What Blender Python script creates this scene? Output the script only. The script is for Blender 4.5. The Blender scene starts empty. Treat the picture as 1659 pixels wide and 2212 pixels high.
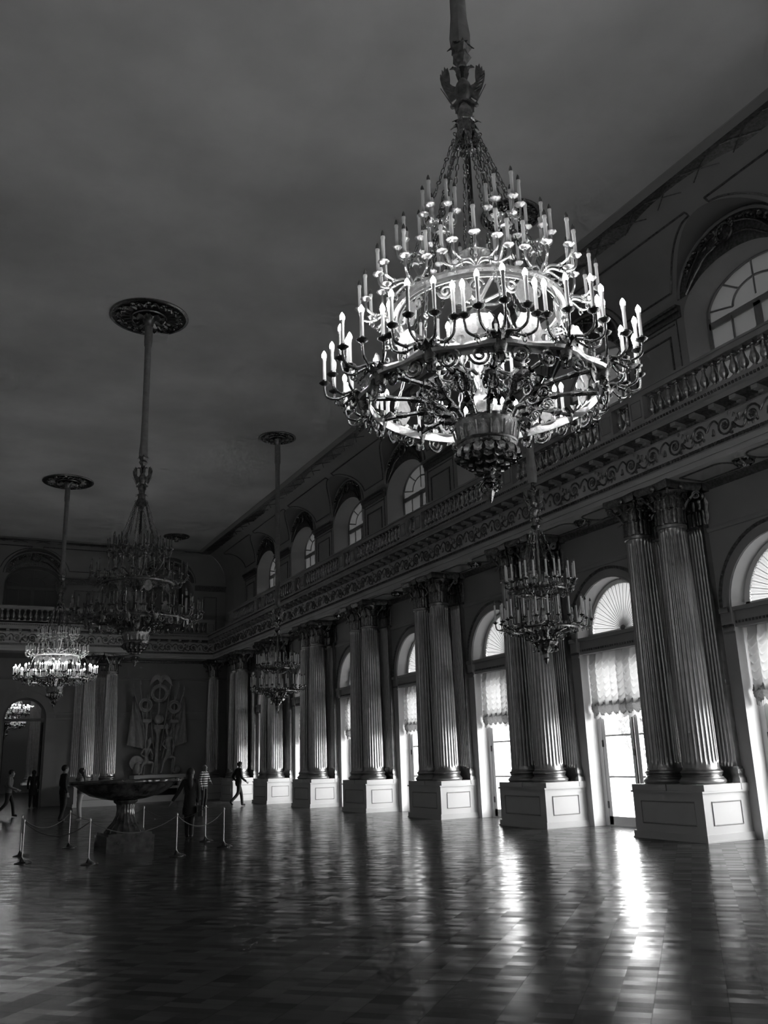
import bpy, math, random
from math import sin, cos, pi, sqrt, radians, atan2, hypot
from mathutils import Vector, Matrix, Euler
random.seed(7)
SKY, EXPO = 13.0, 0.0
C = bpy.context.scene.collection
sc = bpy.context.scene

# ------------------------------------------------------------------ materials
def nt(name):
    m = bpy.data.materials.new(name); m.use_nodes = True
    n = m.node_tree.nodes; l = m.node_tree.links
    return m, n, l, n['Principled BSDF']

def grey(v): return (v, v, v, 1)

def mat(name, v, rough=.6, metal=0, noise=0, scale=4, bump=0, bscale=30, spec=.5):
    m, n, l, b = nt(name)
    b.inputs['Base Color'].default_value = grey(v)
    b.inputs['Roughness'].default_value = rough
    b.inputs['Metallic'].default_value = metal
    b.inputs['Specular IOR Level'].default_value = spec
    if noise or bump:
        tc = n.new('ShaderNodeTexCoord')
    if noise:
        t = n.new('ShaderNodeTexNoise'); t.inputs['Scale'].default_value = scale; t.inputs['Detail'].default_value = 5
        r = n.new('ShaderNodeMapRange'); r.inputs['From Min'].default_value = .3; r.inputs['From Max'].default_value = .7
        r.inputs['To Min'].default_value = v * (1 - noise); r.inputs['To Max'].default_value = v * (1 + noise)
        l.new(tc.outputs['Object'], t.inputs['Vector']); l.new(t.outputs['Fac'], r.inputs['Value'])
        l.new(r.outputs['Result'], b.inputs['Base Color'])
    if bump:
        t2 = n.new('ShaderNodeTexNoise'); t2.inputs['Scale'].default_value = bscale; t2.inputs['Detail'].default_value = 3
        bp = n.new('ShaderNodeBump'); bp.inputs['Strength'].default_value = bump; bp.inputs['Distance'].default_value = .02
        l.new(tc.outputs['Object'], t2.inputs['Vector']); l.new(t2.outputs['Fac'], bp.inputs['Height'])
        l.new(bp.outputs['Normal'], b.inputs['Normal'])
    return m

WALL = mat('wall_paint', .40, .55, noise=.06, scale=1.2)
CEIL = mat('ceiling_plaster', .80, .8, noise=.20, scale=.30)
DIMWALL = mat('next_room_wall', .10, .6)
ORNC = mat('gilded_capital', .30, .34, 1, noise=.3, scale=18, bump=.25, bscale=50)
MOULD = mat('panel_moulding_paint', .40, .5)
FRIEZE_BOUNCE = mat('frieze_and_bounce_lit_soffit', .60, .55, noise=.05, scale=1.2)  # pale frieze ground; on soffit and fascia, floor-bounced light put into the colour
PANEL = mat('recess_paint', .29, .6, noise=.05, scale=1)
GILT = mat('gilded_metal', .52, .30, 1, noise=.25, scale=14, bump=.15, bscale=60)
COLG = mat('gilded_column', .47, .36, 1, noise=.10, scale=7)
ORN = mat('dark_gilt_ornament', .22, .42, .8, noise=.4, scale=16, bump=.3, bscale=40)
BRONZE = mat('bronze', .31, .27, 1, noise=.35, scale=20, bump=.25, bscale=70)
DARKM = mat('dark_metal', .05, .4, .6)
WHITE = mat('white_paint', .64, .45, noise=.03, scale=2)
FRAME = mat('window_frame_paint', .84, .4); REVEAL = mat('window_lit_reveal_paint', .86, .5)  # reveals paler than the other white paint: window light put into their colour
CHG = mat('candle_lit_gilding', .84, .30, 1, noise=.12, scale=20, bump=.2, bscale=70)  # brighter than the other gilt: candle light put into its colour
STONE = mat('polished_stone', .05, .10, noise=.7, scale=7, spec=.7)
PLASTER = mat('relief_plaster', .52, .7, noise=.1, scale=6)
FABRIC = mat('rod_sleeve_cloth', .30, .9, noise=.15, scale=8, bump=.4, bscale=18)
ROPE = mat('rope_cord', .10, .6)
STEEL = mat('post_metal', .45, .35, 1)
WAX = mat('candle_sleeve', .78, .5)
BULB0 = mat('unlit_bulb', .12, .05, 0, spec=.9)
SKIN = mat('skin', .30, .6); HAIRD = mat('dark_hair', .015, .5); HAIRL = mat('light_hair', .22, .6)
CL_BLACK = mat('black_cloth', .015, .8); CL_DARK = mat('dark_cloth', .03, .8); CL_GREY = mat('grey_cloth', .16, .8)
CL_PALE = mat('pale_cloth', .34, .8); SHOE = mat('shoe_leather', .02, .4)
LEAF = mat('tree_leaf', .22, .6); BARK = mat('tree_bark', .12, .8)
OUTSTONE = mat('courtyard_paving', .5, .9, noise=.1)

def emis(name, v, s):
    m, n, l, b = nt(name)
    b.inputs['Base Color'].default_value = grey(.8)
    b.inputs['Emission Color'].default_value = grey(v); b.inputs['Emission Strength'].default_value = s
    return m
BULB1 = emis('lit_bulb', 1, 72); BULB2 = emis('distant_lit_bulb', 1, 46)

def cloth_mat(name, col, trans, thru):
    m, n, l, b = nt(name); n.remove(b)
    d = n.new('ShaderNodeBsdfDiffuse'); d.inputs['Color'].default_value = grey(col)
    t = n.new('ShaderNodeBsdfTranslucent'); t.inputs['Color'].default_value = grey(trans)
    a = n.new('ShaderNodeAddShader'); tr = n.new('ShaderNodeBsdfTransparent'); mx = n.new('ShaderNodeMixShader')
    mx.inputs['Fac'].default_value = thru
    l.new(d.outputs[0], a.inputs[0]); l.new(t.outputs[0], a.inputs[1])
    l.new(a.outputs[0], mx.inputs[1]); l.new(tr.outputs[0], mx.inputs[2])
    l.new(mx.outputs[0], n['Material Output'].inputs['Surface'])
    return m
BLIND = cloth_mat('sheer_blind_cloth', .30, .17, .006)
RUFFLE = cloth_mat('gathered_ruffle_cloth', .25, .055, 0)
FANCLOTH = cloth_mat('pleated_blind_cloth', .30, .13, 0)

def glass_mat(name, fac, tint):
    m, n, l, b = nt(name); n.remove(b)
    g = n.new('ShaderNodeBsdfGlossy'); g.inputs['Roughness'].default_value = .02; g.inputs['Color'].default_value = grey(.9)
    tr = n.new('ShaderNodeBsdfTransparent'); tr.inputs['Color'].default_value = grey(tint)
    lw = n.new('ShaderNodeLayerWeight'); lw.inputs['Blend'].default_value = .5
    pw = n.new('ShaderNodeMath'); pw.operation = 'POWER'; pw.inputs[1].default_value = 5
    ma = n.new('ShaderNodeMath'); ma.operation = 'MULTIPLY_ADD'; ma.inputs[1].default_value = .9; ma.inputs[2].default_value = .05
    mx = n.new('ShaderNodeMixShader')
    l.new(lw.outputs['Facing'], pw.inputs[0]); l.new(pw.outputs[0], ma.inputs[0]); l.new(ma.outputs[0], mx.inputs['Fac']); l.new(tr.outputs[0], mx.inputs[1]); l.new(g.outputs[0], mx.inputs[2])
    l.new(mx.outputs[0], n['Material Output'].inputs['Surface'])
    return m
GLASS = glass_mat('window_glass', .1, .95)
def frost_mat():
    m, n, l, b = nt('grey_frosted_glass'); n.remove(b)
    d = n.new('ShaderNodeBsdfDiffuse'); d.inputs['Color'].default_value = grey(.25)
    t = n.new('ShaderNodeBsdfTranslucent'); t.inputs['Color'].default_value = grey(.009)  # very low translucent colour keeps the pane a dull grey
    a = n.new('ShaderNodeAddShader')
    l.new(d.outputs[0], a.inputs[0]); l.new(t.outputs[0], a.inputs[1])
    l.new(a.outputs[0], n['Material Output'].inputs['Surface'])
    return m
FROST = frost_mat()

def floor_mat():
    m, n, l, b = nt('parquet_floor')
    tc = n.new('ShaderNodeTexCoord'); mp = n.new('ShaderNodeMapping')
    mp.inputs['Rotation'].default_value = (0, 0, radians(-45))
    mp.inputs['Location'].default_value = (.47, .042, 0)
    l.new(tc.outputs['Object'], mp.inputs['Vector'])
    sw = n.new('ShaderNodeSeparateXYZ'); l.new(mp.outputs[0], sw.inputs[0])
    cb = n.new('ShaderNodeCombineXYZ'); l.new(sw.outputs['Y'], cb.inputs['X']); l.new(sw.outputs['X'], cb.inputs['Y'])
    def brick(w, h, mort, c1, c2, cm):
        t = n.new('ShaderNodeTexBrick'); t.offset = 0; t.squash = 1
        t.inputs['Scale'].default_value = 1; t.inputs['Brick Width'].default_value = w; t.inputs['Row Height'].default_value = h
        t.inputs['Mortar Size'].default_value = mort; t.inputs['Mortar Smooth'].default_value = .2
        t.inputs['Color1'].default_value = grey(c1); t.inputs['Color2'].default_value = grey(c2); t.inputs['Mortar'].default_value = grey(cm)
        l.new(cb.outputs[0], t.inputs['Vector']); return t
    planks = brick(.25, .125, .0008, .022, .085, .016)
    grid = brick(.5, .5, .005, 1, 1, .45)
    nz = n.new('ShaderNodeTexNoise'); nz.inputs['Scale'].default_value = 2.2; nz.inputs['Detail'].default_value = 6
    l.new(tc.outputs['Object'], nz.inputs['Vector'])
    mul = n.new('ShaderNodeMix'); mul.data_type = 'RGBA'; mul.blend_type = 'MULTIPLY'; mul.inputs['Factor'].default_value = 1
    l.new(planks.outputs['Color'], mul.inputs['A']); l.new(grid.outputs['Color'], mul.inputs['B'])
    l.new(mul.outputs['Result'], b.inputs['Base Color'])
    rr = n.new('ShaderNodeMapRange'); rr.inputs['From Min'].default_value = .022; rr.inputs['From Max'].default_value = .085
    rr.inputs['To Min'].default_value = .27; rr.inputs['To Max'].default_value = .17
    l.new(planks.outputs['Color'], rr.inputs['Value']); l.new(rr.outputs[0], b.inputs['Roughness'])
    ad = n.new('ShaderNodeMath'); ad.operation = 'ADD'
    l.new(planks.outputs['Color'], ad.inputs[0]); l.new(nz.outputs['Fac'], ad.inputs[1])
    bp = n.new('ShaderNodeBump'); bp.inputs['Strength'].default_value = .07; bp.inputs['Distance'].default_value = .01
    l.new(ad.outputs[0], bp.inputs['Height']); # each plank lies at its own tiny tilt
    dv = n.new('ShaderNodeVectorMath'); dv.operation = 'DIVIDE'; dv.inputs[1].default_value = (.25, .125, 1)
    fl = n.new('ShaderNodeVectorMath'); fl.operation = 'FLOOR'
    wn_ = n.new('ShaderNodeTexWhiteNoise'); wn_.noise_dimensions = '2D'
    sb = n.new('ShaderNodeVectorMath'); sb.operation = 'SUBTRACT'; sb.inputs[1].default_value = (.5, .5, .5)
    sl = n.new('ShaderNodeVectorMath'); sl.operation = 'SCALE'; sl.inputs['Scale'].default_value = .042
    av = n.new('ShaderNodeVectorMath'); av.operation = 'ADD'; nv = n.new('ShaderNodeVectorMath'); nv.operation = 'NORMALIZE'
    l.new(cb.outputs[0], dv.inputs[0]); l.new(dv.outputs[0], fl.inputs[0]); l.new(fl.outputs[0], wn_.inputs['Vector']); l.new(wn_.outputs['Color'], sb.inputs[0])
    l.new(sb.outputs[0], sl.inputs[0]); l.new(sl.outputs[0], av.inputs[0]); l.new(bp.outputs['Normal'], av.inputs[1]); l.new(av.outputs[0], nv.inputs[0])
    l.new(nv.outputs[0], b.inputs['Normal'])
    sp = n.new('ShaderNodeMapRange'); sp.inputs['From Min'].default_value = .016; sp.inputs['From Max'].default_value = .085
    sp.inputs['To Min'].default_value = .08; sp.inputs['To Max'].default_value = .48
    l.new(mul.outputs['Result'], sp.inputs['Value']); l.new(sp.outputs[0], b.inputs['Specular IOR Level'])
    return m
FLOOR = floor_mat()

def stripe_mat():
    m, n, l, b = nt('striped_knit')
    tc = n.new('ShaderNodeTexCoord'); w = n.new('ShaderNodeTexWave'); w.bands_direction = 'Z'
    w.inputs['Scale'].default_value = 3.4; w.inputs['Detail'].default_value = 0
    cr = n.new('ShaderNodeValToRGB'); cr.color_ramp.elements[0].position = .45; cr.color_ramp.elements[1].position = .5
    cr.color_ramp.elements[0].color = grey(.03); cr.color_ramp.elements[1].color = grey(.7)
    l.new(tc.outputs['Object'], w.inputs['Vector']); l.new(w.outputs['Fac'], cr.inputs['Fac'])
    l.new(cr.outputs['Color'], b.inputs['Base Color']); b.inputs['Roughness'].default_value = .9
    return m
STRIPE = stripe_mat()

# ------------------------------------------------------------------ mesh builder
class M:
    def __init__(s): s.v = []; s.f = []; s.m = []; s.T = Matrix.Identity(4)
    def add(s, vs, fs, mi=0, T=None):
        o = len(s.v); X = s.T @ T if T is not None else s.T
        ident = X == Matrix.Identity(4)
        s.v.extend([tuple(p) for p in vs] if ident else [tuple(X @ Vector(p)) for p in vs])
        s.f.extend([tuple(i + o for i in f) for f in fs]); s.m.extend([mi] * len(fs))
    def box(s, x0, x1, y0, y1, z0, z1, mi=0, T=None):
        s.add([(x0,y0,z0),(x1,y0,z0),(x1,y1,z0),(x0,y1,z0),(x0,y0,z1),(x1,y0,z1),(x1,y1,z1),(x0,y1,z1)],
              [(0,3,2,1),(4,5,6,7),(0,1,5,4),(1,2,6,5),(2,3,7,6),(3,0,4,7)], mi, T)
    def lathe(s, prof, n=16, c=(0,0,0), mi=0, T=None, cap=True, wob=None):
        vs = []; fs = []
        for j, (r, z) in enumerate(prof):
            for i in range(n):
                a = 2*pi*i/n; q = r * (wob(a, j) if wob else 1)
                vs.append((c[0]+q*cos(a), c[1]+q*sin(a), c[2]+z))
        for j in range(len(prof)-1):
            for i in range(n):
                k = (i+1) % n; fs.append((j*n+i, j*n+k, (j+1)*n+k, (j+1)*n+i))
        if cap:
            if prof[0][0] > 1e-4: fs.append(tuple(range(n-1, -1, -1)))
            if prof[-1][0] > 1e-4: fs.append(tuple((len(prof)-1)*n+i for i in range(n)))
        s.add(vs, fs, mi, T)
    def tube(s, path, r, n=6, mi=0, closed=False, T=None, flat=1.0):
        P = [Vector(p) for p in path]; k = len(P); vs = []; fs = []
        up = Vector((0,0,1)); prev = None
        for i, p in enumerate(P):
            if closed: d = P[(i+1) % k] - P[i-1]
            else: d = P[min(i+1, k-1)] - P[max(i-1, 0)]
            if d.length < 1e-9: d = Vector((0,0,1))
            d.normalize()
            if prev is None:
                a = up if abs(d.z) < .9 else Vector((1,0,0))
                u = d.cross(a).normalized()
            else:
                u = prev - d * prev.dot(d)
                u = u.normalized() if u.length > 1e-6 else d.orthogonal().normalized()
            prev = u; w = d.cross(u)
            rr = r[i] if isinstance(r, (list, tuple)) else r
            for j in range(n):
                t = 2*pi*j/n; vs.append(p + u*(rr*cos(t)) + w*(rr*flat*sin(t)))
        for i in range(k if closed else k-1):
            i2 = (i+1) % k
            for j in range(n):
                j2 = (j+1) % n; fs.append((i*n+j, i*n+j2, i2*n+j2, i2*n+j))
        if not closed:
            fs.append(tuple(range(n-1, -1, -1))); fs.append(tuple((k-1)*n+j for j in range(n)))
        s.add(vs, fs, mi, T)
    def ring(s, R, r, z=0, N=32, n=6, mi=0, T=None, c=(0,0), flat=1.0):
        s.tube([(c[0]+R*cos(2*pi*i/N), c[1]+R*sin(2*pi*i/N), z) for i in range(N)], r, n, mi, True, T, flat)
    def plate(s, pts, th, mi=0, T=None):
        """outline in the local xz plane, thickness th along y"""
        k = len(pts); vs = [(x, -th/2, z) for x, z in pts] + [(x, th/2, z) for x, z in pts]
        fs = [tuple(range(k)), tuple(range(2*k-1, k-1, -1))] + [(i, i+k, (i+1) % k + k, (i+1) % k) for i in range(k)]
        s.add(vs, fs, mi, T)
    def grid(s, rows, mi=0, T=None, closed=False):
        nr = len(rows); nc = len(rows[0]); vs = [p for r in rows for p in r]; fs = []
        for i in range(nr-1):
            for j in range(nc if closed else nc-1):
                k = (j+1) % nc; fs.append((i*nc+j, i*nc+k, (i+1)*nc+k, (i+1)*nc+j))
        s.add(vs, fs, mi, T)
    def ball(s, c, r, n=10, m=6, mi=0, T=None, sc=(1,1,1)):
        prof = [(r*sin(pi*j/m), -r*cos(pi*j/m)) for j in range(m+1)]
        TT = Matrix.Translation(c) @ Matrix.Diagonal((*sc, 1)); s.lathe(prof, n, (0,0,0), mi, (T @ TT) if T is not None else TT, cap=False)
    def leaf(s, h, w, curl, T=None, mi=0, nv=7, nu=4, ser=.18):
        """upright acanthus leaf in local coordinates: rises along z, faces and curls towards +x"""
        rows = []
        for j in range(nv+1):
            t = j/nv
            z = h*sin(min(t/.78, 1)*pi/2) if t < .78 else h - curl*.9*(t-.78)/.22*.8
            x = .012 + .10*h*t*t + (curl*(1-cos((t-.55)/.45*pi/2)) if t > .55 else 0)
            ww = w*(.55+.45*sin(pi*min(1, t*1.15)))*(1 if t < .8 else 1-.75*(t-.8)/.2)*(1+ser*(1 if j % 2 else -1))
            rows.append([(x - .25*ww*abs(2*i/nu-1)**2 + (.02*w if i*2 == nu else 0), ww*(i/nu-.5), z) for i in range(nu+1)])
        s.grid(rows, mi, T)
    def mesh(s, name, mats, sharp=38):
        me = bpy.data.meshes.new(name); me.from_pydata(s.v, [], s.f)
        for m in (mats if isinstance(mats, (list, tuple)) else [mats]): me.materials.append(m)
        me.polygons.foreach_set('material_index', s.m)
        me.polygons.foreach_set('use_smooth', [True]*len(s.f))
        me.update()
        try: me.set_sharp_from_angle(angle=radians(sharp))
        except Exception: pass
        return me
    def build(s, name, mats, parent=None, loc=None, rot=None, sharp=38):
        return ob(name, s.mesh(name, mats, sharp), parent, loc, rot)

def ob(name, me, parent=None, loc=None, rot=None, scale=None):
    o = bpy.data.objects.new(name, me); C.objects.link(o)
    if parent is not None: o.parent = parent
    if loc is not None: o.location = loc
    if rot is not None: o.rotation_euler = rot
    if scale is not None: o.scale = scale
    return o
def tag(o, label=None, cat=None, group=None, kind=None):
    for k, v in (('label', label), ('category', cat), ('group', group), ('kind', kind)):
        if v: o[k] = v
    return o
def thing(name, label, cat, loc=(0,0,0), rot=(0,0,0), group=None, kind='thing'):
    o = ob(name, None, None, loc, rot); o.empty_display_size = .2
    return tag(o, label, cat, group, kind)
def struct(o): o['kind'] = 'structure'; return o
def kids(o): return [c for c in bpy.data.objects if c.parent == o]
def copy_tree(o, kidmap, parent=None):
    c = o.copy(); C.objects.link(c)
    if parent is not None: c.parent = parent
    for k in kidmap.get(o, []): copy_tree(k, kidmap, c)
    return c
def kmap(root):
    d = {}; st = [root]; allk = {}
    for q in bpy.data.objects:
        if q.parent: allk.setdefault(q.parent, []).append(q)
    while st:
        x = st.pop(); d[x] = allk.get(x, []); st += d[x]
    return d
def cr(pts, n=6):
    """Catmull-Rom through the points"""
    P = [Vector(p) for p in pts]; P = [2*P[0]-P[1]] + P + [2*P[-1]-P[-2]]; out = []
    for i in range(1, len(P)-2):
        for k in range(n):
            t = k/n; a, b, c, d = P[i-1], P[i], P[i+1], P[i+2]
            out.append(.5*((2*b)+(c-a)*t+(2*a-5*b+4*c-d)*t*t+(3*b-a-3*c+d)*t**3))
    out.append(P[-2]); return out
RZ = lambda a: Matrix.Rotation(a, 4, 'Z')
TR = lambda x, y, z: Matrix.Translation((x, y, z))
ORD = ['nearest', 'second', 'third', 'fourth', 'fifth', 'sixth', 'seventh', 'eighth', 'ninth', 'tenth']

# ------------------------------------------------------------------ measures (metres; X to the window wall, Y down the hall)
S = 4.96; PC0 = 14.02                      # pier spacing, centre of the nearest pier in view
XW, XU, XF = 14.4, 14.3, 13.3              # lower wall, gallery wall, entablature face
ZA, ZC = 7.15, 13.0                        # architrave underside, ceiling
X0 = 4.15                                  # hall axis
YB, YUB, YE, YP = 48.1, 48.3, 47.0, 44.9   # back wall, back gallery wall, entablature face recessed / projecting
XL, YF = -6.1, -4.6
PIERS = [PC0 + S*i for i in range(0, 7)]
WINS = [11.54 + S*i for i in range(-3, 7)]  # window centres along the right wall
ZS, RO = 4.48, 1.30                        # lower arch springing and radius

# ------------------------------------------------------------------ floor and ceiling
m = M(); m.box(XL-.3, XW+1.2, YF-.3, 80, -.2, 0); struct(m.build('floor', FLOOR))
m = M(); m.box(XL-.3, 12.75, YF-.3, 47.1, ZC, ZC+.25)
m.box(-5, 13.5, YB+.8, 80, ZC, ZC+.25); struct(m.build('ceiling', CEIL))
m = M(); m.box(XW+1.2, XW+40, -30, 90, -.9, -.6); tag(m.build('courtyard_paving', OUTSTONE), kind='structure')

# ------------------------------------------------------------------ right wall: lower wall with french windows
def arch_strip(m, to, s0, s1, zlo, zhi, cs, ro, zs, zb=0, n=24, rise=None, mi=0):
    """wall strip s0..s1 with arched opening centred cs; to(s,z) -> point"""
    rise = ro if rise is None else rise
    def quad(a, b, c, d): m.add([to(*a), to(*b), to(*c), to(*d)], [(0,1,2,3)], mi)
    quad((s0,zlo),(cs-ro,zlo),(cs-ro,zhi),(s0,zhi)); quad((cs+ro,zlo),(s1,zlo),(s1,zhi),(cs+ro,zhi))
    if zb > zlo: quad((cs-ro,zlo),(cs+ro,zlo),(cs+ro,zb),(cs-ro,zb))
    ps = [(cs-ro*cos(pi*k/n), zs+rise*sin(pi*k/n)) for k in range(n+1)]
    for k in range(n):
        (a, za), (b, zb_) = ps[k], ps[k+1]
        if min(za, zb_) < zhi: quad((a,min(za,zhi)),(b,min(zb_,zhi)),(b,zhi),(a,zhi))
def arch_reveal(m, p3, cs, ro, zs, zb, d0, d1, n=24, rise=None, mi=0, ro2=None):
    """reveal surface from depth d0 to d1; p3(s,d,z)"""
    rise = ro if rise is None else rise; k2 = (ro2 or ro)/ro
    ps = [(-ro, zb)] + [(-ro*cos(pi*k/n), zs+rise*sin(pi*k/n)) for k in range(n+1)] + [(ro, zb)]
    r0 = [p3(cs+a, d0, z) for a, z in ps]; r1 = [p3(cs+a*k2, d1, zs+(z-zs)*(k2 if z > zs else 1)) for a, z in ps]
    m.grid([r0, r1], mi)
def right(s, d, z, x=XW): return (x+d, s, z)     # d = depth into the wall

m = M(); edges = [YF] + [(WINS[i]+WINS[i+1])/2 for i in range(len(WINS)-1)] + [YUB]
for i, w in enumerate(WINS):
    arch_strip(m, lambda s, z: (XW, s, z), edges[i], edges[i+1], 0, ZA+.1, w, RO, ZS)
    arch_reveal(m, lambda s, d, z: right(s, d, z), w, RO, ZS, 0, 0, .75, mi=1)
    arch_strip(m, lambda s, z: (XW+.75, s, z), edges[i], edges[i+1], -.2, 8.42, w, RO, ZS)   # outer face, keeps the sky out
    for a, b in ((w-RO-.02, w-RO),):
        pass
m.box(XW, XW+.75, YF, YUB, 8.36, 8.42); m.box(XW, XW+.8, YUB, YUB+.1, -.2, 8.42)
# gallery wall and cove are cut with segmental windows and lunettes
ZUS, RU, RISE = 11.42, 1.43, .50
def cove_x(z):
    q = max(0, min(1, (z-11.6)/(ZC-11.6))); return 1.67*(1-sqrt(max(0, 1-q*q)))   # distance into the room
def vault_z(dy): return 11.5 + 1.25*sqrt(max(0, 1-(dy/1.55)**2)) if abs(dy) < 1.55 else 11.5
def gallery(m, p, wins, s0, s1, end0=None, end1=None, depth=1.67, zfloor=8.0):
    """p(s,d,z): d towards the room.  Wall 0, cove 1, lunette 2, tympanum 3, crown band 4"""
    ed = [s0] + [(wins[i]+wins[i+1])/2 for i in range(len(wins)-1)] + [s1]
    k = depth/1.67
    for i, w in enumerate(wins):
        to = lambda s, z: p(s, 0, z)
        arch_strip(m, to, ed[i], ed[i+1], zfloor, 11.5, w, RU, 11.0, rise=.90, mi=0, zb=9.0, n=28)
        n = 28; aa = [-1.55*cos(pi*q/28) for q in range(29)]
        for q in range(n):               # tympanum between window arch and lunette
            a, b = aa[q], aa[q+1]
            zl = lambda t: max(11.5, 11.0 + (.9*sqrt(max(0, 1-(t/1.43)**2)) if abs(t) < 1.43 else 0))
            m.add([p(w+a, 0, zl(a)), p(w+b, 0, zl(b)), p(w+b, 0, max(zl(b), vault_z(b), 11.605)), p(w+a, 0, max(zl(a), vault_z(a), 11.605))], [(0,1,2,3)], 3)
        arch_reveal(m, p, w, RU+.03, 11.0, 8.9, 0, -.75, rise=.93, mi=0, ro2=RU-.08, n=56)
        # lunette barrel
        rows = []
        for q in range(n+1):
            a = aa[q]; z = vault_z(a); rows.append([p(w+a, 0, z), p(w+a, cove_x(max(z, 11.6))*k, z)])
        m.grid(rows, 2)
        # cove
        ss = [ed[i]] + [w-1.551] + [w+t for t in aa] + [w+1.551] + [ed[i+1]]
        rows = []
        for t in range(13):
            row = []
            for s in ss:
                zv = max(11.6, vault_z(s-w)); z = zv + (ZC-zv)*sin(t/12*pi/2)
                d = cove_x(z)*k; sq = s
                if end1 and i == len(wins)-1 and s == ss[-1]: sq = end1(d)
                if end0 and i == 0 and s == ss[0]: sq = end0(d)
                row.append(p(sq, d, z))
            rows.append(row)
        m.grid(rows[:11], 1); m.grid(rows[10:], 4)
        to = lambda s, z: p(s, 0, z)
        for a, b in ((ed[i], w-1.55), (w+1.55, ed[i+1])):
            m.add([to(a, 11.5), to(b, 11.5), to(b, 11.6), to(a, 11.6)], [(0,1,2,3)], 0)
pr = lambda s, d, z: (XU-d, s, z)
pb = lambda s, d, z: (s, YUB-d*1.0, z)
struct(m.build('wall_right', [WALL, REVEAL], sharp=30)); m = M()
gallery(m, pr, WINS, YF, YUB, end1=lambda d: YUB-d*.84, zfloor=8.3)
m.box(XF+.3, XW+.05, YF, YUB, 8.36, 8.42)
struct(m.build('wall_right_gallery', [WALL, WALL, PANEL, ORN, ORN], sharp=30))

# back wall
BWINS = [X0-6.9, X0, X0+6.9]
m = M(); DR, DZ = 1.0, 4.2
arch_strip(m, lambda s, z: (s, YB, z), XL, XW+.2, 0, 8.4, X0, DR, DZ)
arch_reveal(m, lambda s, d, z: (s, YB+d, z), X0, DR, DZ, 0, 0, .7)
arch_strip(m, lambda s, z: (s, YB+.7, z), XL, XW+.2, 0, 8.42, X0, DR, DZ)
struct(m.build('wall_back', [WALL, WALL, PANEL, ORN, ORN], sharp=30)); m = M()
gallery(m, pb, BWINS, XL, XU, depth=1.40, end1=lambda d: XU-d/.84, zfloor=8.3)
struct(m.build('wall_back_gallery', [WALL, WALL, PANEL, ORN, ORN], sharp=30))
LW = [5.5, 10.5]
m = M(); m.box(XL-.2, XL, YF, 49, 0, ZC)
struct(m.build('wall_left', WALL))
m = M(); m.box(XL, XW+.8, YF-.2, YF, 0, ZC); struct(m.build('wall_front', WALL))

# ------------------------------------------------------------------ swept trims
def sweep(m, prof, plan, mis, closed=False):
    """prof: list of (o, z), o to the left of the travel direction"""
    rows = []
    for i, p in enumerate(plan):
        p = Vector(p)
        d0 = (p - Vector(plan[i-1])).normalized() if i > 0 else None
        d1 = (Vector(plan[i+1]) - p).normalized() if i < len(plan)-1 else None
        d0 = d0 or d1; d1 = d1 or d0
        n0 = Vector((-d0.y, d0.x)); n1 = Vector((-d1.y, d1.x)); b = (n0+n1); b = b / max(.3, b.dot(n0)) if b.length > 1e-6 else n0
        rows.append([(p.x+b.x*o, p.y+b.y*o, z) for o, z in prof])
    for i in range(len(rows)-1):
        for j in range(len(prof)-1):
            m.add([rows[i][j], rows[i+1][j], rows[i+1][j+1], rows[i][j+1]], [(0,1,2,3)], mis[j] if isinstance(mis, list) else mis)
XS = 8.4
PLAN = [(XF, YF), (XF, YE), (XS, YE), (XS, YP), (2*X0-XS, YP), (2*X0-XS, YE), (XL, YE)]
prof = [(-1.1, ZA), (0, ZA), (0, 7.27), (.025, 7.27), (.025, 7.39), (.06, 7.41), (.07, 7.47), (.0, 7.50), (0, 7.99), (.05, 8.00), (.07, 8.06),
        (.12, 8.08), (.40, 8.11), (.40, 8.22), (.44, 8.25), (.46, 8.33), (.46, 8.40), (.20, 8.41), (.2, 8.50), (-.02, 8.50), (-.02, 8.41), (-1.1, 8.41)]
mis = [0]*(len(prof)-1); mis[5] = 1; mis[6] = 1; mis[9] = 1; mis[10] = 1; mis[11] = 2; mis[0] = 3; mis[1] = 3; mis[3] = 3; mis[7] = 3; mis[8] = 3
m = M(); sweep(m, prof, PLAN, mis)
m.box(2*X0-XS, XS, YP+1, YB, ZA, 8.41)
m.box(XF, XW, YE, YB, ZA, 8.41); m.box(XS, XW, YE+1, YB, ZA, 8.41)
struct(m.build('trim_entablature', [WALL, ORN, ORN, FRIEZE_BOUNCE], sharp=30))

def along(plan, step, fn, skip=0.0):
    """fn(point, direction, left normal) at regular steps of each leg"""
    for i in range(len(plan)-1):
        a, b = Vector(plan[i]), Vector(plan[i+1]); L = (b-a).length
        if L < 1: continue
        d = (b-a)/L; n = Vector((-d.y, d.x)); k = int((L-2*skip)/step)
        for j in range(k): fn(a+d*(skip+(L-2*skip)*(j+.5)/k), d, n)
VIS = [(XF, 7.0), (XF, YE), (XS, YE), (XS, YP), (1.5, YP)]
def frame_of(p, d, n, o=0): return Matrix(((d.x, n.x, 0, p.x+n.x*o), (d.y, n.y, 0, p.y+n.y*o), (0, 0, 1, 0), (0, 0, 0, 1)))
m = M()   # consoles under the corona and small beads
along(VIS, .51, lambda p, d, n: (m.box(-.07, .07, .07, .37, 8.03, 8.11, 0, frame_of(p, d, n)), m.box(-.055, .055, .07, .2, 7.98, 8.03, 0, frame_of(p, d, n))))
along(VIS, .085, lambda p, d, n: m.box(-.026, .026, .05, .085, 7.405, 7.47, 1, frame_of(p, d, n)))
along(VIS, .085, lambda p, d, n: m.box(-.022, .022, .43, .475, 8.27, 8.32, 1, frame_of(p, d, n)))
struct(m.build('trim_cornice_consoles', [WALL, ORN]))

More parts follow.
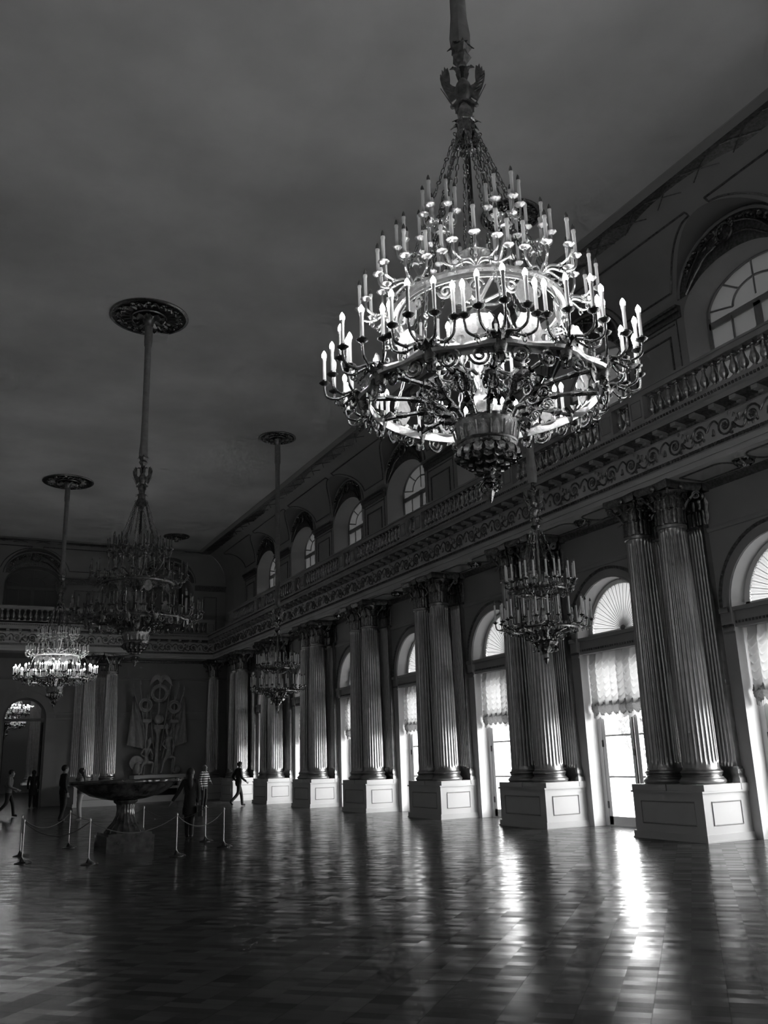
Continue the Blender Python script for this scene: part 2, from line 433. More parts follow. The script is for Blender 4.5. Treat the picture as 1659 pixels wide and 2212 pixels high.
# frieze: running acanthus scroll in relief
def scroll_unit(m, T, flip):
    q = 1 if flip else -1; z0 = 7.745
    sp = [(.20*(1-.8*t)*cos(2.2*pi*t*1.5+pi)*1.0, .012+.01*t, z0 + q*.20*(1-.8*t)*sin(2.2*pi*t*1.5+pi)) for t in [i/22 for i in range(23)]]
    m.tube(sp, [.026-.012*i/22 for i in range(23)], 5, 0, False, T)
    m.tube(cr([(-.20, .012, z0), (-.30, .012, z0-q*.12), (-.42, .012, z0-q*.17), (-.52, .012, z0-q*.06)], 4), .022, 5, 0, False, T)
    for k in range(6):
        a = 2*pi*k/6; m.ball((.05*cos(a), .02, z0+.05*sin(a)), .028, 6, 4, 0, T, (1, .7, 1))
    m.ball((0, .03, z0), .03, 6, 4, 0, T)
    for k in range(5):
        a = 2.1+q*.55*k; c = Vector((.235*cos(a), .01, z0+q*.2*sin(a)))
        m.leaf(.10, .07, .02, T @ Matrix.Translation(c) @ Matrix.Rotation(pi/2, 4, 'Z') @ Matrix.Rotation(-(a-pi/2)*q*.6, 4, 'X'), 0, 4, 2)
    m.leaf(.15, .09, .03, T @ TR(-.36, .005, z0-q*.02) @ RZ(pi/2) @ Matrix.Rotation(0 if q > 0 else pi, 4, 'X'), 0, 4, 2)
m = M(); cnt = [0]
def fr(p, d, n): cnt[0] += 1; scroll_unit(m, frame_of(p, d, n), cnt[0] % 2)
along(VIS, .66, fr, .1)
struct(m.build('trim_frieze_scroll', ORNC))

# soffit panel mouldings, ceiling crown, impost bands, archivolts
m = M()
for i in range(-1, 7):
    y0, y1 = PC0+S*i+1.1, PC0+S*(i+1)-1.1; c = (y0+y1)/2
    for x in (13.5, 14.15):
        m.box(x-.02, x+.02, y0, c-.42, ZA-.02, ZA, 0); m.box(x-.02, x+.02, c+.42, y1, ZA-.02, ZA, 0)
    for y in (y0, y1): m.box(13.5, 14.15, y-.02, y+.02, ZA-.02, ZA, 0)
    for sg in (-1, 1):
        m.tube([(13.83+.33*cos(a), c+sg*(.42-.20*sin(a)), ZA-.012) for a in [pi*k/10 for k in range(11)]], .018, 5, 0)
sweep(m, [(0, ZA-.14), (.06, ZA-.12), (.10, ZA-.03), (.14, ZA)], [(XW, YF), (XW, YB), (XS, YB)], 0)
struct(m.build('trim_soffit', ORN))
for i, w in enumerate(WINS[2:]):
    m = M()
    for lo, hi in ((w-1.57, w-RO), (w+RO, w+1.57)):
        m.box(XW-.05, XW+.0, lo, hi, 4.10, 4.44); m.box(XW-.09, XW, lo, hi, 4.36, 4.45)
        m.box(XW-.03, XW, lo, hi, 3.98, 4.03); m.box(XW-.07, XW, lo, hi, 4.08, 4.12, 1)
    for s in (w-RO, w+RO): m.box(XW-.09, XW+.02, s-.04, s+.04, 4.12, 4.46)
    # lintel beam across the window with bead line
    m.box(XW+.02, XW+.36, w-RO, w+RO, 4.06, 4.47); m.box(XW-.04, XW+.02, w-RO, w+RO, 4.38, 4.46)
    k = 30
    for j in range(k): m.box(XW-.0, XW+.03, w-RO+2*RO*(j+.25)/k, w-RO+2*RO*(j+.75)/k, 4.13, 4.18, 1)
    # archivolt: flat band plus beaded outer rim
    for r0, r1, x, mi in ((RO, 1.50, .035, 0), (1.50, 1.57, .06, 1), (RO, 1.34, .05, 0)):
        n = 40; rows = [[(XW-xx, w-rr*cos(pi*q/n), ZS+rr*sin(pi*q/n)) for rr, xx in ((r0, 0), (r0, x), (r1, x), (r1, 0))] for q in range(n+1)]
        m.grid(rows, mi)
    for q in range(46):
        a = pi*(q+.5)/46; m.ball((XW-.06, w-1.54*cos(a), ZS+1.54*sin(a)), .024, 5, 3, 1)
    struct(m.build(f'trim_{i+1}', [WALL, ORN], sharp=30))
m = M()
MP = [(0, 6.10), (.03, 6.11), (.05, 6.16), (.03, 6.2), (0, 6.22)]
sweep(m, MP, [(XW, YF), (XW, YB)], 0); struct(m.build('trim_wall_moulding', WALL)); m = M(); sweep(m, MP, [(XW, YB), (XL, YB)], 0)
sweep(m, [(0, 4.10), (.05, 4.10), (.05, 4.2), (.09, 4.36), (.09, 4.45), (0, 4.46)], [(14.3, YB), (X0+DR, YB)], 0)
for r0, r1, x in ((DR, 1.15, .05), (1.15, 1.36, .03), (1.36, 1.44, .08)):
    n = 32; m.grid([[(X0-rr*cos(pi*q/n), YB-xx, DZ+rr*sin(pi*q/n)) for rr, xx in ((r0, 0), (r0, x), (r1, x), (r1, 0))] for q in range(n+1)], 0)
m.box(X0+DR, X0+1.35, YB-.06, YB, 0, DZ); m.box(X0-1.35, X0-DR, YB-.06, YB, 0, DZ)
struct(m.build('trim_wall_arches', [WALL, ORN], sharp=30))

# crown moulding with crossed ribbons along the ceiling edge, cove panels, gallery wall panels
m = M()
CR = [(12.63, YF), (12.63, 46.9), (XL, 46.9)]
sweep(m, [(-.06, 12.985), (.05, 12.97), (.10, 12.96), (.30, 12.985), (.32, 13.0)], CR, [0, 0, 1, 1])
def rib(p, d, n):
    T = frame_of(p, d, n)
    for a in (-1, 1): m.tube([(-.34*a, -.42, 12.93), (-.10*a, -.28, 12.955), (.10*a, -.16, 12.97), (.34*a, -.04, 12.978)], .013, 4, 0, False, T)
along(CR, 1.02, rib, .3)
def cove_panel(p, c, half, k):
    zs = [11.76+.02*i for i in range(0, 56)]
    def hw(z):
        if z < 12.74: return half - 1.55*sqrt(max(0, 1-((z-11.5)/1.25)**2)) - .16
        return half - .28
    out = []
    for sg in (-1, 1):
        seq = [(sg*min(hw(z), half-.28), z) for z in zs if z <= 12.80]
        out.append(seq)
    poly = out[0] + [(out[1][-1][0], out[1][-1][1])] + out[1][::-1]
    pts = [p(c+s, cove_x(z)*k+.01, z) for s, z in poly]
    m.tube(pts, .026, 5, 0, True)
for i in range(0, 7): cove_panel(pr, PC0+S*i, S/2, 1)
cove_panel(pr, PC0-S, S/2, 1)
for c in (X0-3.45, X0+3.45): cove_panel(pb, c, 3.45, .84)
for i, w in enumerate(WINS):
    if i < 2: continue
    # impost cornice of the gallery wall between windows, ending beside each window arch
    lo, hi = w+RU+.06, w+S-RU-.06
    for d, a, b in ((.10, 11.22, 11.30), (.16, 11.30, 11.36), (.05, 11.08, 11.22)): m.box(XU-d, XU, lo, hi, a, b, 0)
    m.box(XU-.02, XU, lo+.22, hi-.22, 10.98, 11.01, 0)
    c = w+S/2
    for a, b, z0, z1 in ((c-.62, c+.62, 10.72, 10.76), (c-.62, c-.58, 8.5, 10.72), (c+.58, c+.62, 8.5, 10.72)): m.box(XU-.025, XU, a, b, z0, z1, 0)
    for y in (lo+.16, hi-.16): m.box(XU-.015, XU, y-.012, y+.012, 8.5, 11.08, 0)
    # rim between lunette and tympanum
    n = 24; m.tube([(XU-.03, w-1.47*cos(pi*q/n), 11.5+1.17*sin(pi*q/n)) for q in range(n+1)], .035, 5, 1)
for c in BWINS:
    n = 24; m.tube([(c-1.47*cos(pi*q/n), YUB-.03, 11.5+1.17*sin(pi*q/n)) for q in range(n+1)], .035, 5, 1)
for lo, hi in ((X0+RU+.06, X0+6.9-RU-.06), (X0+6.9+RU+.06, XU)):
    for d, a, b in ((.10, 11.22, 11.30), (.16, 11.30, 11.36), (.05, 11.08, 11.22)): m.box(lo, hi, YUB-d, YUB, a, b, 0)
    if hi-lo > 1.6:
        for a, b, z0, z1 in ((lo+.5, hi-.5, 10.72, 10.76), (lo+.5, lo+.54, 8.5, 10.72), (hi-.54, hi-.5, 8.5, 10.72)): m.box(a, b, YUB-.025, YUB, z0, z1, 0)
struct(m.build('trim_ceiling_cove', [ORN, WALL]))

# tympanum reliefs above the gallery windows: laurel crown and trophies, one relief per window
def tympanum_mesh():
    m = M(); rnd = random.Random(3)
    T0 = Matrix.Identity(4)
    m.ring(.20, .035, 0, 20, 5, 0, TR(0, -.03, .90) @ Matrix.Rotation(pi/2, 4, 'X'))
    for k in range(14):
        a = 2*pi*k/14; m.leaf(.10, .06, .03, TR(.20*cos(a), -.05, .90+.20*sin(a)) @ RZ(-pi/2) @ Matrix.Rotation(-(a+.6), 4, 'X'), 0, 3, 2)
    for sg in (-1, 1):
        for k in range(8):
            t = (k+1)/9; a = pi/2 - sg*t*1.30; x = 1.18*cos(a)*1.05; z = .18+.86*sin(a)
            m.leaf(.20-.06*t, .13, .06, TR(x, -.01, z-.08) @ RZ(-pi/2) @ Matrix.Rotation(rnd.uniform(-.9, .9), 4, 'X'), 0, 4, 2)
            m.ball((x+rnd.uniform(-.06, .06), -.04, z+.05), .05, 6, 4)
        m.tube(cr([(sg*.25, -.04, .72), (sg*.6, -.04, .62), (sg*1.0, -.04, .30), (sg*1.25, -.04, .05)], 4), .03, 5)
        m.tube(cr([(sg*.28, -.04, 1.0), (sg*.62, -.04, .85), (sg*.95, -.04, .58), (sg*1.2, -.04, .2)], 4), .025, 5)
    return m.mesh('tympanum_relief', BRONZE)
TY = tympanum_mesh()
for i, w in enumerate(WINS[3:]):
    o = ob('tympanum_relief', TY, None, (XU-.01, w, 11.45), (0, 0, -pi/2))
    tag(o, f'dark laurel relief over the arched gallery window, {ORD[i]} along the window wall', 'relief', 'laurel reliefs over the gallery windows', 'thing')
for c, nm in ((X0, 'over the gallery window above the arched doorway'), (X0+6.9, 'over the end wall gallery window by the corner')):
    o = ob('tympanum_relief', TY, None, (c, YUB-.01, 11.45)); tag(o, f'dark laurel relief {nm}', 'relief', 'laurel reliefs over the gallery windows', 'thing')

# ------------------------------------------------------------------ windows
wn = [0]
def upper_window(T):
    wn[0] += 1; root = struct(ob(f'window_{wn[0]}', None)); root.matrix_world = T
    m = M()   # local: x along wall, y outwards, z up from 0 (sill z = 8.9)
    f = lambda x0, x1, z0, z1: m.box(x0, x1, -.03, .05, z0, z1)
    r = 1.32
    arc = lambda rr, ri: [(-rr*cos(pi*k/20), 0, 2.1+ri*sin(pi*k/20)) for k in range(21)]
    m.tube(arc(r, .83), .05, 5); m.tube(arc(.62, .42), .028, 5)
    for a in (.28, .5, .72):
        ca, sa = cos(pi*a), sin(pi*a); m.tube([(.62*ca, 0, 2.1+.42*sa), (1.3*ca, 0, 2.1+.82*sa)], .024, 5)
    m.tube([(-.62, 0, 2.1), (-1.32, 0, 2.28)], .024, 5); m.tube([(.62, 0, 2.1), (1.32, 0, 2.28)], .024, 5)
    m.tube([(0, 0, 2.1), (0, 0, 2.5)], .022, 5)
    f(-r, r, 1.82, 1.98); f(-.09, .09, 0, 1.9); f(-r-.05, -r+.05, 0, 2.1); f(r-.05, r+.05, 0, 2.1)
    for x in (-.68, .68): f(x-.02, x+.02, 0, 1.9)
    f(-r, r, 0, .12); f(-r, r, .95, 1.0)
    m.build('frame', PANEL, root)
    r = 1.42; m = M(); pts = [(-r, 0, -.6), (r, 0, -.6)] + [(r*cos(pi*k/20), 0, 2.05+.95*sin(pi*k/20)) for k in range(21)]
    m.add(pts, [tuple(range(len(pts)))]); m.build('glass', FROST, root)
for w in WINS: upper_window(Matrix.Translation((XU+.66, w, 8.95)) @ RZ(-pi/2))
for c in BWINS: upper_window(Matrix.Translation((c, YUB+.66, 8.95)))

XG = XW+.40     # plane of the french windows
def french_window(w, i):
    wn[0] += 1; root = struct(ob(f'window_{wn[0]}', None, None, (XG, w, 0)))
    B = lambda m, y0, y1, z0, z1, d=.035: m.box(-d, d, y0, y1, z0, z1)
    m = M(); B(m, -RO, -1.16, 0, 4.06, .05); B(m, 1.16, RO, 0, 4.06, .05); B(m, -1.16, 1.16, 3.92, 4.06, .05); B(m, -1.16, 1.16, 0, .03, .06)
    n = 28; m.grid([[(x, -r*cos(pi*q/n), ZS+.05+r*sin(pi*q/n)) for r, x in ((1.13, .05), (1.13, -.05), (1.235, -.05), (1.235, -.02), (RO, -.02))] for q in range(n+1)])
    B(m, -RO, RO, 4.40, 4.57, .05)
    m.build('frame', FRAME, root)
    for sg in (-1, 1):
        a, b = (-1.16, -.01) if sg < 0 else (.01, 1.16)
        m = M(); B(m, a, a+.13, .03, 3.92); B(m, b-.13, b, .03, 3.92); B(m, a, b, .03, .22); B(m, a, b, 3.80, 3.92)
        for z in (1.12, 2.08, 3.02): B(m, a, b, z-.022, z+.022, .025)
        lf = m.build('casement_leaf', FRAME, root)
        m = M(); m.add([(0, a+.12, .2), (0, b-.12, .2), (0, b-.12, 3.82), (0, a+.12, 3.82)], [(0,1,2,3)]); m.build('glass', GLASS, lf)
        m = M(); y = a+.01 if sg < 0 else b-.01
        for z in (.48, 1.9, 3.3): m.box(-.055, -.035, y-.02, y+.02, z-.08, z+.08)
        m.build('hinge', DARKM, lf)
    m = M(); m.tube([(-.06, .0, .4), (-.06, .0, 3.5)], .014, 5); m.tube([(-.06, 0, 1.75), (-.10, 0, 1.75), (-.10, .0, 1.60)], .014, 5)
    m.build('handle_bar', DARKM, root)
    m = M(); pts = [(0, -1.2, ZS), (0, 1.2, ZS)] + [(0, 1.2*cos(pi*k/20), ZS+.05+1.2*sin(pi*k/20)) for k in range(21)]
    m.add(pts, [tuple(range(len(pts)))]); m.build('fanlight_glass', GLASS, root)
for i, w in enumerate(WINS): french_window(w, i)

def sunburst_mesh():
    m = M(); n = 96; rows = []
    for r in (.05, .35, .7, 1.0, 1.12):
        rows.append([((.015+.012*r)*(1 if q % 2 else -1), -r*cos(pi*q/n), r*sin(pi*q/n)) for q in range(n+1)])
    m.grid(rows); a = m.mesh('sunburst_blind', FANCLOTH, 180)
    m = M()
    for q in range(0, 25):
        t = pi*(q+.0)/24; m.tube([(-.012, -.06*cos(t), .06*sin(t)), (-.016, -1.12*cos(t), 1.12*sin(t))], .006, 4)
    m.ball((-.02, 0, .02), .07, 10, 6)
    return a, m.mesh('gathering', RUFFLE)
SB, SBR = sunburst_mesh()
def festoon_mesh():
    m = M(); W = 2.44; z1, z0 = 4.10, 2.92; nu, nv = 140, 120; nc = 10
    rows = []
    for j in range(nv+1):
        v = j/nv; row = []
        for i in range(nu+1):
            u = i/nu; k = u*nc; f = k-int(k) if i < nu else 1.0; q = 4*f*(1-f)
            amt = min(1, v/.22)
            ph = v*7.2 - .62*q*amt
            fold = (ph-math.floor(ph)); fold = fold**.6*(1-fold)*1.9
            d = -.02 - .085*q**.8*amt - .095*fold*amt*q**.7 - .05*(1-amt)*abs(sin(pi*k))
            z = z1-(z1-z0)*v - .045*q*amt
            row.append((d, (u-.5)*W, z))
        rows.append(row)
    m.grid(rows + [[(x+.0, y, z-.10) for x, y, z in rows[-1]]]); body = m.mesh('festoon_blind', BLIND, 180)
    m = M(); rows = []
    for j in range(15):
        v = j/14; row = []
        for i in range(nu+1):
            u = i/nu; k = u*nc; f = k-int(k) if i < nu else 1.0; q = 4*f*(1-f)
            puff = sin(pi*v)**.7
            d = -.06 - .09*puff*(.45+.55*q) - .02*sin(i*2.3+j)
            z = z0 - .04*q - .26*v - .06*q*v + .02*sin(i*1.7)
            row.append((d, (u-.5)*W, z))
        rows.append(row)
    m.grid(rows); ruf = m.mesh('ruffle', RUFFLE, 180)
    m = M(); rows = []
    for j in range(6):
        v = j/5; rows.append([(-.05-.03*abs(sin(i*1.1)), (i/nu-.5)*W, z0-.26-.06*(4*((i/nu*nc) % 1)*(1-(i/nu*nc) % 1))-v*.13) for i in range(nu+1)])
    m.grid(rows); fr_ = m.mesh('fringe', BLIND, 180)
    return body, ruf, fr_
FB, FR, FF = festoon_mesh()
for i, w in enumerate(WINS[3:]):
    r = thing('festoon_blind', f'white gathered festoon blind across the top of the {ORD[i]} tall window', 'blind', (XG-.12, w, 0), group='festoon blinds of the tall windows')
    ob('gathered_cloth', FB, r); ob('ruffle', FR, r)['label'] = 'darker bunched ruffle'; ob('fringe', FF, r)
    r = thing('sunburst_blind', f'pleated fan-shaped blind in the arch of the {ORD[i]} tall window', 'blind', (XG-.02, w, ZS+.08), group='fan blinds of the window arches')
    ob('pleated_cloth', SB, r); ob('gathering', SBR, r)

# ------------------------------------------------------------------ columns, pilasters, pedestals
ZB, ZS1, ZCAP = 1.04, 1.35, 6.22
def shaft_mesh():
    m = M(); nf = 24; per = 8; prof = []
    H = ZCAP-ZS1; zz = [0, .05, .09, .13, .2, 1, 2, 3, 3.9, H-.22, H-.14, H-.10, H-.06, H]
    rows = []
    for z in zz:
        t = z/H; R = .345 - .062*t**1.6
        dep = 0 if (z <= .06 or z >= H-.07) else (.5 if (z < .1 or z > H-.12) else 1)
        row = []
        for k in range(nf):
            for j in range(per):
                f = j/per; a = 2*pi*(k+f)/nf
                g = 0 if f < .2 or f > .999 else sin(pi*(f-.2)/.8)**.6
                row.append(((R-.028*dep*g)*cos(a), (R-.028*dep*g)*sin(a), z))
        rows.append(row)
    m.grid(rows, 0, None, True)
    m.lathe([(.285, H-.04), (.312, H-.03), (.312, H+.03), (.285, H+.04)], 32)
    return m.mesh('shaft', COLG, 50)
def base_mesh():
    m = M(); p = [(.41, 0)] + [(.41+.04*sin(pi*t/6), .11*t/6) for t in range(7)] + [(.405, .115), (.40, .13)]
    p += [(.395-.025*sin(pi*t/4), .13+.05*t/4) for t in range(5)] + [(.40, .185)] + [(.375+.03*sin(pi*t/5), .19+.07*t/5) for t in range(6)] + [(.36, .27), (.352, .31)]
    m.lathe(p, 40); return m.mesh('base', COLG, 50)
def volute(m, T, s=1):
    pts = [(.09*(1-.85*t)*cos(5.2*pi*t*.8+.5)*s, 0, .09*(1-.85*t)*sin(5.2*pi*t*.8+.5)*s) for t in [i/20 for i in range(21)]]
    m.tube(pts, [.028*s-.014*s*i/20 for i in range(21)], 5, 0, False, T)
def capital_mesh():
    m = M(); m.lathe([(.28, 0), (.27, .02), (.265, .3), (.285, .52), (.37, .68), (.42, .72)], 24)
    for k in range(8):
        a = 2*pi*k/8; m.leaf(.34, .25, .12, RZ(a) @ TR(.275, 0, .02), 0, 12, 6, .22); m.leaf(.58, .24, .14, RZ(a+pi/8) @ TR(.275, 0, .04), 0, 14, 6, .22)
        m.ball((.40*cos(a), .40*sin(a), .31), .035, 6, 4); m.ball((.44*cos(a+pi/8), .44*sin(a+pi/8), .52), .036, 6, 4)
    for k in range(4):
        a = pi/4+pi/2*k
        m.tube(cr([(.30, 0, .36), (.38, 0, .52), (.53, 0, .66)], 4), .035, 5, 0, False, RZ(a)); volute(m, RZ(a) @ TR(.565, 0, .64))
        m.leaf(.62, .16, .13, RZ(a) @ TR(.30, 0, .05), 0, 12, 4, .2)
        b = pi/2*k; m.ball((.435, 0, .79), .075, 8, 5, 0, RZ(b), (.6, 1, 1))
        for sg in (-1, 1): volute(m, RZ(b) @ TR(.37, sg*.11, .60) @ RZ(pi/2), .75*sg)
    return m.mesh('capital', ORNC)
def abacus_mesh():
    m = M(); rows = []
    for z, q in ((.73, .92), (.76, .95), (.80, 1.0), (.88, 1.0), (.90, .97)):
        row = []
        for k in range(4):
            for j in range(8):
                f = j/8; a = pi/4+pi/2*k; c0 = Vector((.70*cos(a), .70*sin(a))); c1 = Vector((.70*cos(a+pi/2), .70*sin(a+pi/2)))
                p = c0.lerp(c1, f); p *= (1-.14*sin(pi*f))*q; row.append((p.x, p.y, z))
        rows.append(row)
    m.grid(rows, 0, None, True); m.add(rows[0], [tuple(range(31, -1, -1))]); m.add(rows[-1], [tuple(range(32))])
    return m.mesh('abacus', ORNC, 30)
SH, BA, CA, AB = shaft_mesh(), base_mesh(), capital_mesh(), abacus_mesh()
m = M(); m.box(-.49, .49, -.49, .49, .92, ZB); PB = m.mesh('plinth_block', WHITE)
def column(x, y, label, group='gilded fluted columns', z=0, rot=0):
    r = thing('fluted_column', label, 'column', (x, y, z), (0, 0, rot), group)
    ob('plinth_block', PB, r)['label'] = 'white square plinth block'; ob('base', BA, r, (0, 0, ZB)); ob('shaft', SH, r, (0, 0, ZS1))
    c = ob('capital', CA, r, (0, 0, ZCAP+.03)); ob('abacus', AB, c)
    return r
def pilaster_parts():
    W2, D = .36, .13; zz = [ZS1, ZS1+.06, ZS1+.1, ZCAP-.12, ZCAP-.06, ZCAP]
    m = M(); rows = []; nf = 7
    for z in zz:
        dep = 0 if z in (zz[0], zz[-1]) else (.6 if z in (zz[1], zz[4]) else 1); t = (z-ZS1)/(ZCAP-ZS1); w = W2-.04*t
        row = [(0, -w, z), (-D, -w, z)]
        for k in range(nf):
            for j in range(7):
                f = j/6; yy = -w + .05 + (2*w-.1)*(k+.12+.76*f)/nf; row.append((-D+.03*dep*sin(pi*f)**.7, yy, z))
        row += [(-D, w, z), (0, w, z)]; rows.append(row)
    m.grid(rows); a = m.mesh('shaft', COLG, 50)
    m = M()
    for d, w, z0, z1 in ((.19, .45, ZB, ZB+.1), (.17, .42, ZB+.1, ZB+.13), (.15, .40, ZB+.13, ZB+.18), (.18, .42, ZB+.18, ZB+.26), (.16, .39, ZB+.26, ZS1)): m.box(-d, 0, -w, w, z0, z1)
    b = m.mesh('base', COLG)
    m = M(); m.box(-.15, 0, -.35, .35, ZCAP, ZCAP+.06); m.box(-.06, 0, -.32, .32, ZCAP, ZCAP+.75)
    for k in range(4): m.leaf(.33, .22, .09, TR(-.07, -.27+.18*k, ZCAP+.06) @ RZ(pi), 0, 12, 6, .22)
    for k in range(3): m.leaf(.56, .22, .08, TR(-.07, -.18+.18*k, ZCAP+.08) @ RZ(pi))
    for sg in (-1, 1): volute(m, TR(-.14, sg*.36, ZCAP+.66) @ RZ(pi/2), 1.0); m.leaf(.6, .16, .05, TR(-.06, sg*.36, ZCAP+.06) @ RZ(pi))
    m.ball((-.12, 0, ZCAP+.80), .07, 8, 5); m.box(-.19, 0, -.49, .49, ZCAP+.76, ZA)
    return a, b, m.mesh('capital', ORNC)
PS, PBS, PCP = pilaster_parts()
m = M(); m.box(-.20, 0, -.48, .48, .92, ZB); PPL = m.mesh('plinth_block', WHITE)
def pilaster(x, y, label, rot=0):
    r = thing('fluted_pilaster', label, 'pilaster', (x, y, 0), (0, 0, rot), 'fluted pilasters behind the columns')
    ob('plinth_block', PPL, r); ob('base', PBS, r); ob('shaft', PS, r); ob('capital', PCP, r)
    return r
def pedestal(x0, x1, y0, y1, label, front='both'):
    """white panelled block: faces towards -x and -y carry sunk panels"""
    r = thing('column_pedestal', label, 'pedestal', ((x0+x1)/2, (y0+y1)/2, 0), group='white panelled column pedestals')
    hx, hy = (x1-x0)/2, (y1-y0)/2
    m = M(); m.box(-hx+.03, hx, -hy+.03, hy-.03, 0, .92); m.box(-hx, hx, -hy, hy, .885, .92); m.build('block', WHITE, r)
    m = M(); m.box(-hx-.005, hx, -hy-.005, hy+.005, 0, .14); m.box(-hx-.02, hx, -hy-.02, hy+.02, 0, .03); m.build('skirting', WHITE, r)
    m = M()
    def panel(f):
        m.tube([f(a, b) for a, b in ((-1, 0), (1, 0), (1, 1), (-1, 1))], .016, 4, 0, True)
    if front != 'y': panel(lambda a, b: (-hx+.028, a*(hy-.26), .30+.42*b))
    panel(lambda a, b: (a*(hx-.24), -hy+.028, .30+.42*b))
    m.build('panel_moulding', MOULD, r)
    return r
pairn = ['nearest', 'second', 'third', 'fourth', 'fifth', 'sixth', 'farthest']
for i, c in enumerate(PIERS):
    pedestal(13.16, XW, c-.99, c+.99, f'white panelled pedestal under the {pairn[i]} pair of columns along the windows')
    column(13.70, c-.505, f'gilded fluted column, nearer one on the {pairn[i]} white pedestal by the windows')
    column(13.70, c+.505, f'gilded fluted column, farther one on the {pairn[i]} white pedestal by the windows')
    pilaster(XW, c-.52, f'flat fluted pilaster on the wall behind the nearer column of the {pairn[i]} pair')
    pilaster(XW, c+.52, f'flat fluted pilaster on the wall behind the farther column of the {pairn[i]} pair')
pedestal(6.2, 8.35, 44.85, YB, 'white pedestal against the end wall right of the arched doorway', 'y')
column(6.76, 45.4, 'gilded fluted column right of the doorway, beside the arch')
column(7.79, 45.4, 'gilded fluted column right of the doorway, beside the trophy relief')
for x in (6.76, 7.79): pilaster(x, YB, f'flat pilaster behind the {"left" if x < 7 else "right"} of the two columns beside the doorway', -pi/2+pi)
pedestal(12.75, 14.35, 46.75, YB, 'white pedestal in the far corner of the hall', 'y')
column(13.45, 47.42, 'dim fluted column standing in the far corner of the hall')

# ------------------------------------------------------------------ balustrades of the gallery
def baluster_mesh():
    m = M(); h = .55
    m.box(-.055, .055, -.055, .055, 0, .05); m.box(-.06, .06, -.06, .06, h-.05, h)
    p = [(.045, .05), (.05, .07), (.035, .09), (.04, .10), (.075, .15), (.088, .20), (.08, .26), (.055, .33), (.038, .41), (.034, .45), (.05, .46), (.05, .475), (.036, .48), (.045, h-.05)]
    m.lathe(p, 20, wob=lambda a, j: 1+(.06*cos(10*a) if 3 <= j <= 6 else 0)); return m.mesh('baluster', GILT)
BL = baluster_mesh()
def balustrade(name_l, T, L, posts, bals):
    r = thing('gallery_balustrade', name_l, 'balustrade', group='balustrades along the gallery'); r.matrix_world = T
    m = M(); m.box(-L/2, L/2, -.10, .10, 9.08, 9.24); m.box(-L/2, L/2, -.13, .13, 9.19, 9.24); m.build('handrail', WALL, r)
    m = M(); m.box(-L/2, L/2, -.10, .10, 8.41, 8.53); m.build('plinth', WALL, r)
    for x, w in posts:
        m = M(); m.box(x-w/2, x+w/2, -.11, .11, 8.53, 9.08)
        m.tube([(x-w/2+.07, -.112, 8.62), (x+w/2-.07, -.112, 8.62), (x+w/2-.07, -.112, 9.0), (x-w/2+.07, -.112, 9.0)], .012, 4, 1, True); m.build('post', [WALL, PANEL], r)
    for x in bals: ob('baluster', BL, r, (x, 0, 8.53))
    return r
def bal_unit(i, c):
    # one unit runs from pier centre to pier centre
    L = S; posts = [(-S/2+.5, .44), (S/2-.5, .44)]
    bals = [-S/2+.125, S/2-.125] + [-S/2+.76+.125+(L-1.52-.25)*k/13 for k in range(14)]
    balustrade(f'gallery balustrade with gilded balusters over the {ORD[i]} tall window', Matrix.Translation((XF-.1, c, 0)) @ RZ(-pi/2), L, posts, bals)
for i, c in enumerate(WINS[3:]): bal_unit(i, c)
def bal_line(lbl, x0, x1, y, n, pst):
    L = x1-x0; c = (x0+x1)/2
    bs = [x for x in [-L/2+L*(k+.5)/n for k in range(n)] if all(abs(x-p) > .3 for p, w in pst)]
    balustrade(lbl, Matrix.Translation((c, y, 0)), L, pst, bs)
bal_line('gallery balustrade on the end wall, stepping forward above the doorway', -.1, XS+.05, YP-.1, 34, [(4.0, .5), (2.9, .5), (-2.9, .5), (-4.0, .5)])
bal_line('gallery balustrade on the end wall above the trophy relief', XS+.06, XF, YE-.1, 20, [(2.2, .4), (-2.2, .4)])

# soffit rosettes
m = M(); m.lathe([(.0, -.16), (.03, -.15), (.05, -.10), (.12, -.075), (.14, -.05), (.19, -.03), (.22, 0)], 20, wob=lambda a, j: 1+.10*cos(8*a))
for k in range(8): m.leaf(.18, .12, .04, RZ(2*pi*k/8) @ TR(.02, 0, -.02) @ Matrix.Rotation(radians(100), 4, 'Y'), 0, 4, 2)
RO_ = m.mesh('soffit_rosette', BRONZE)
for i in range(0, 7):
    o = ob('soffit_rosette', RO_, None, (13.83, WINS[3+i], ZA))
    tag(o, f'gilded rosette on the entablature underside in front of the {ORD[i]} tall window', 'rosette', 'rosettes under the entablature', 'thing')
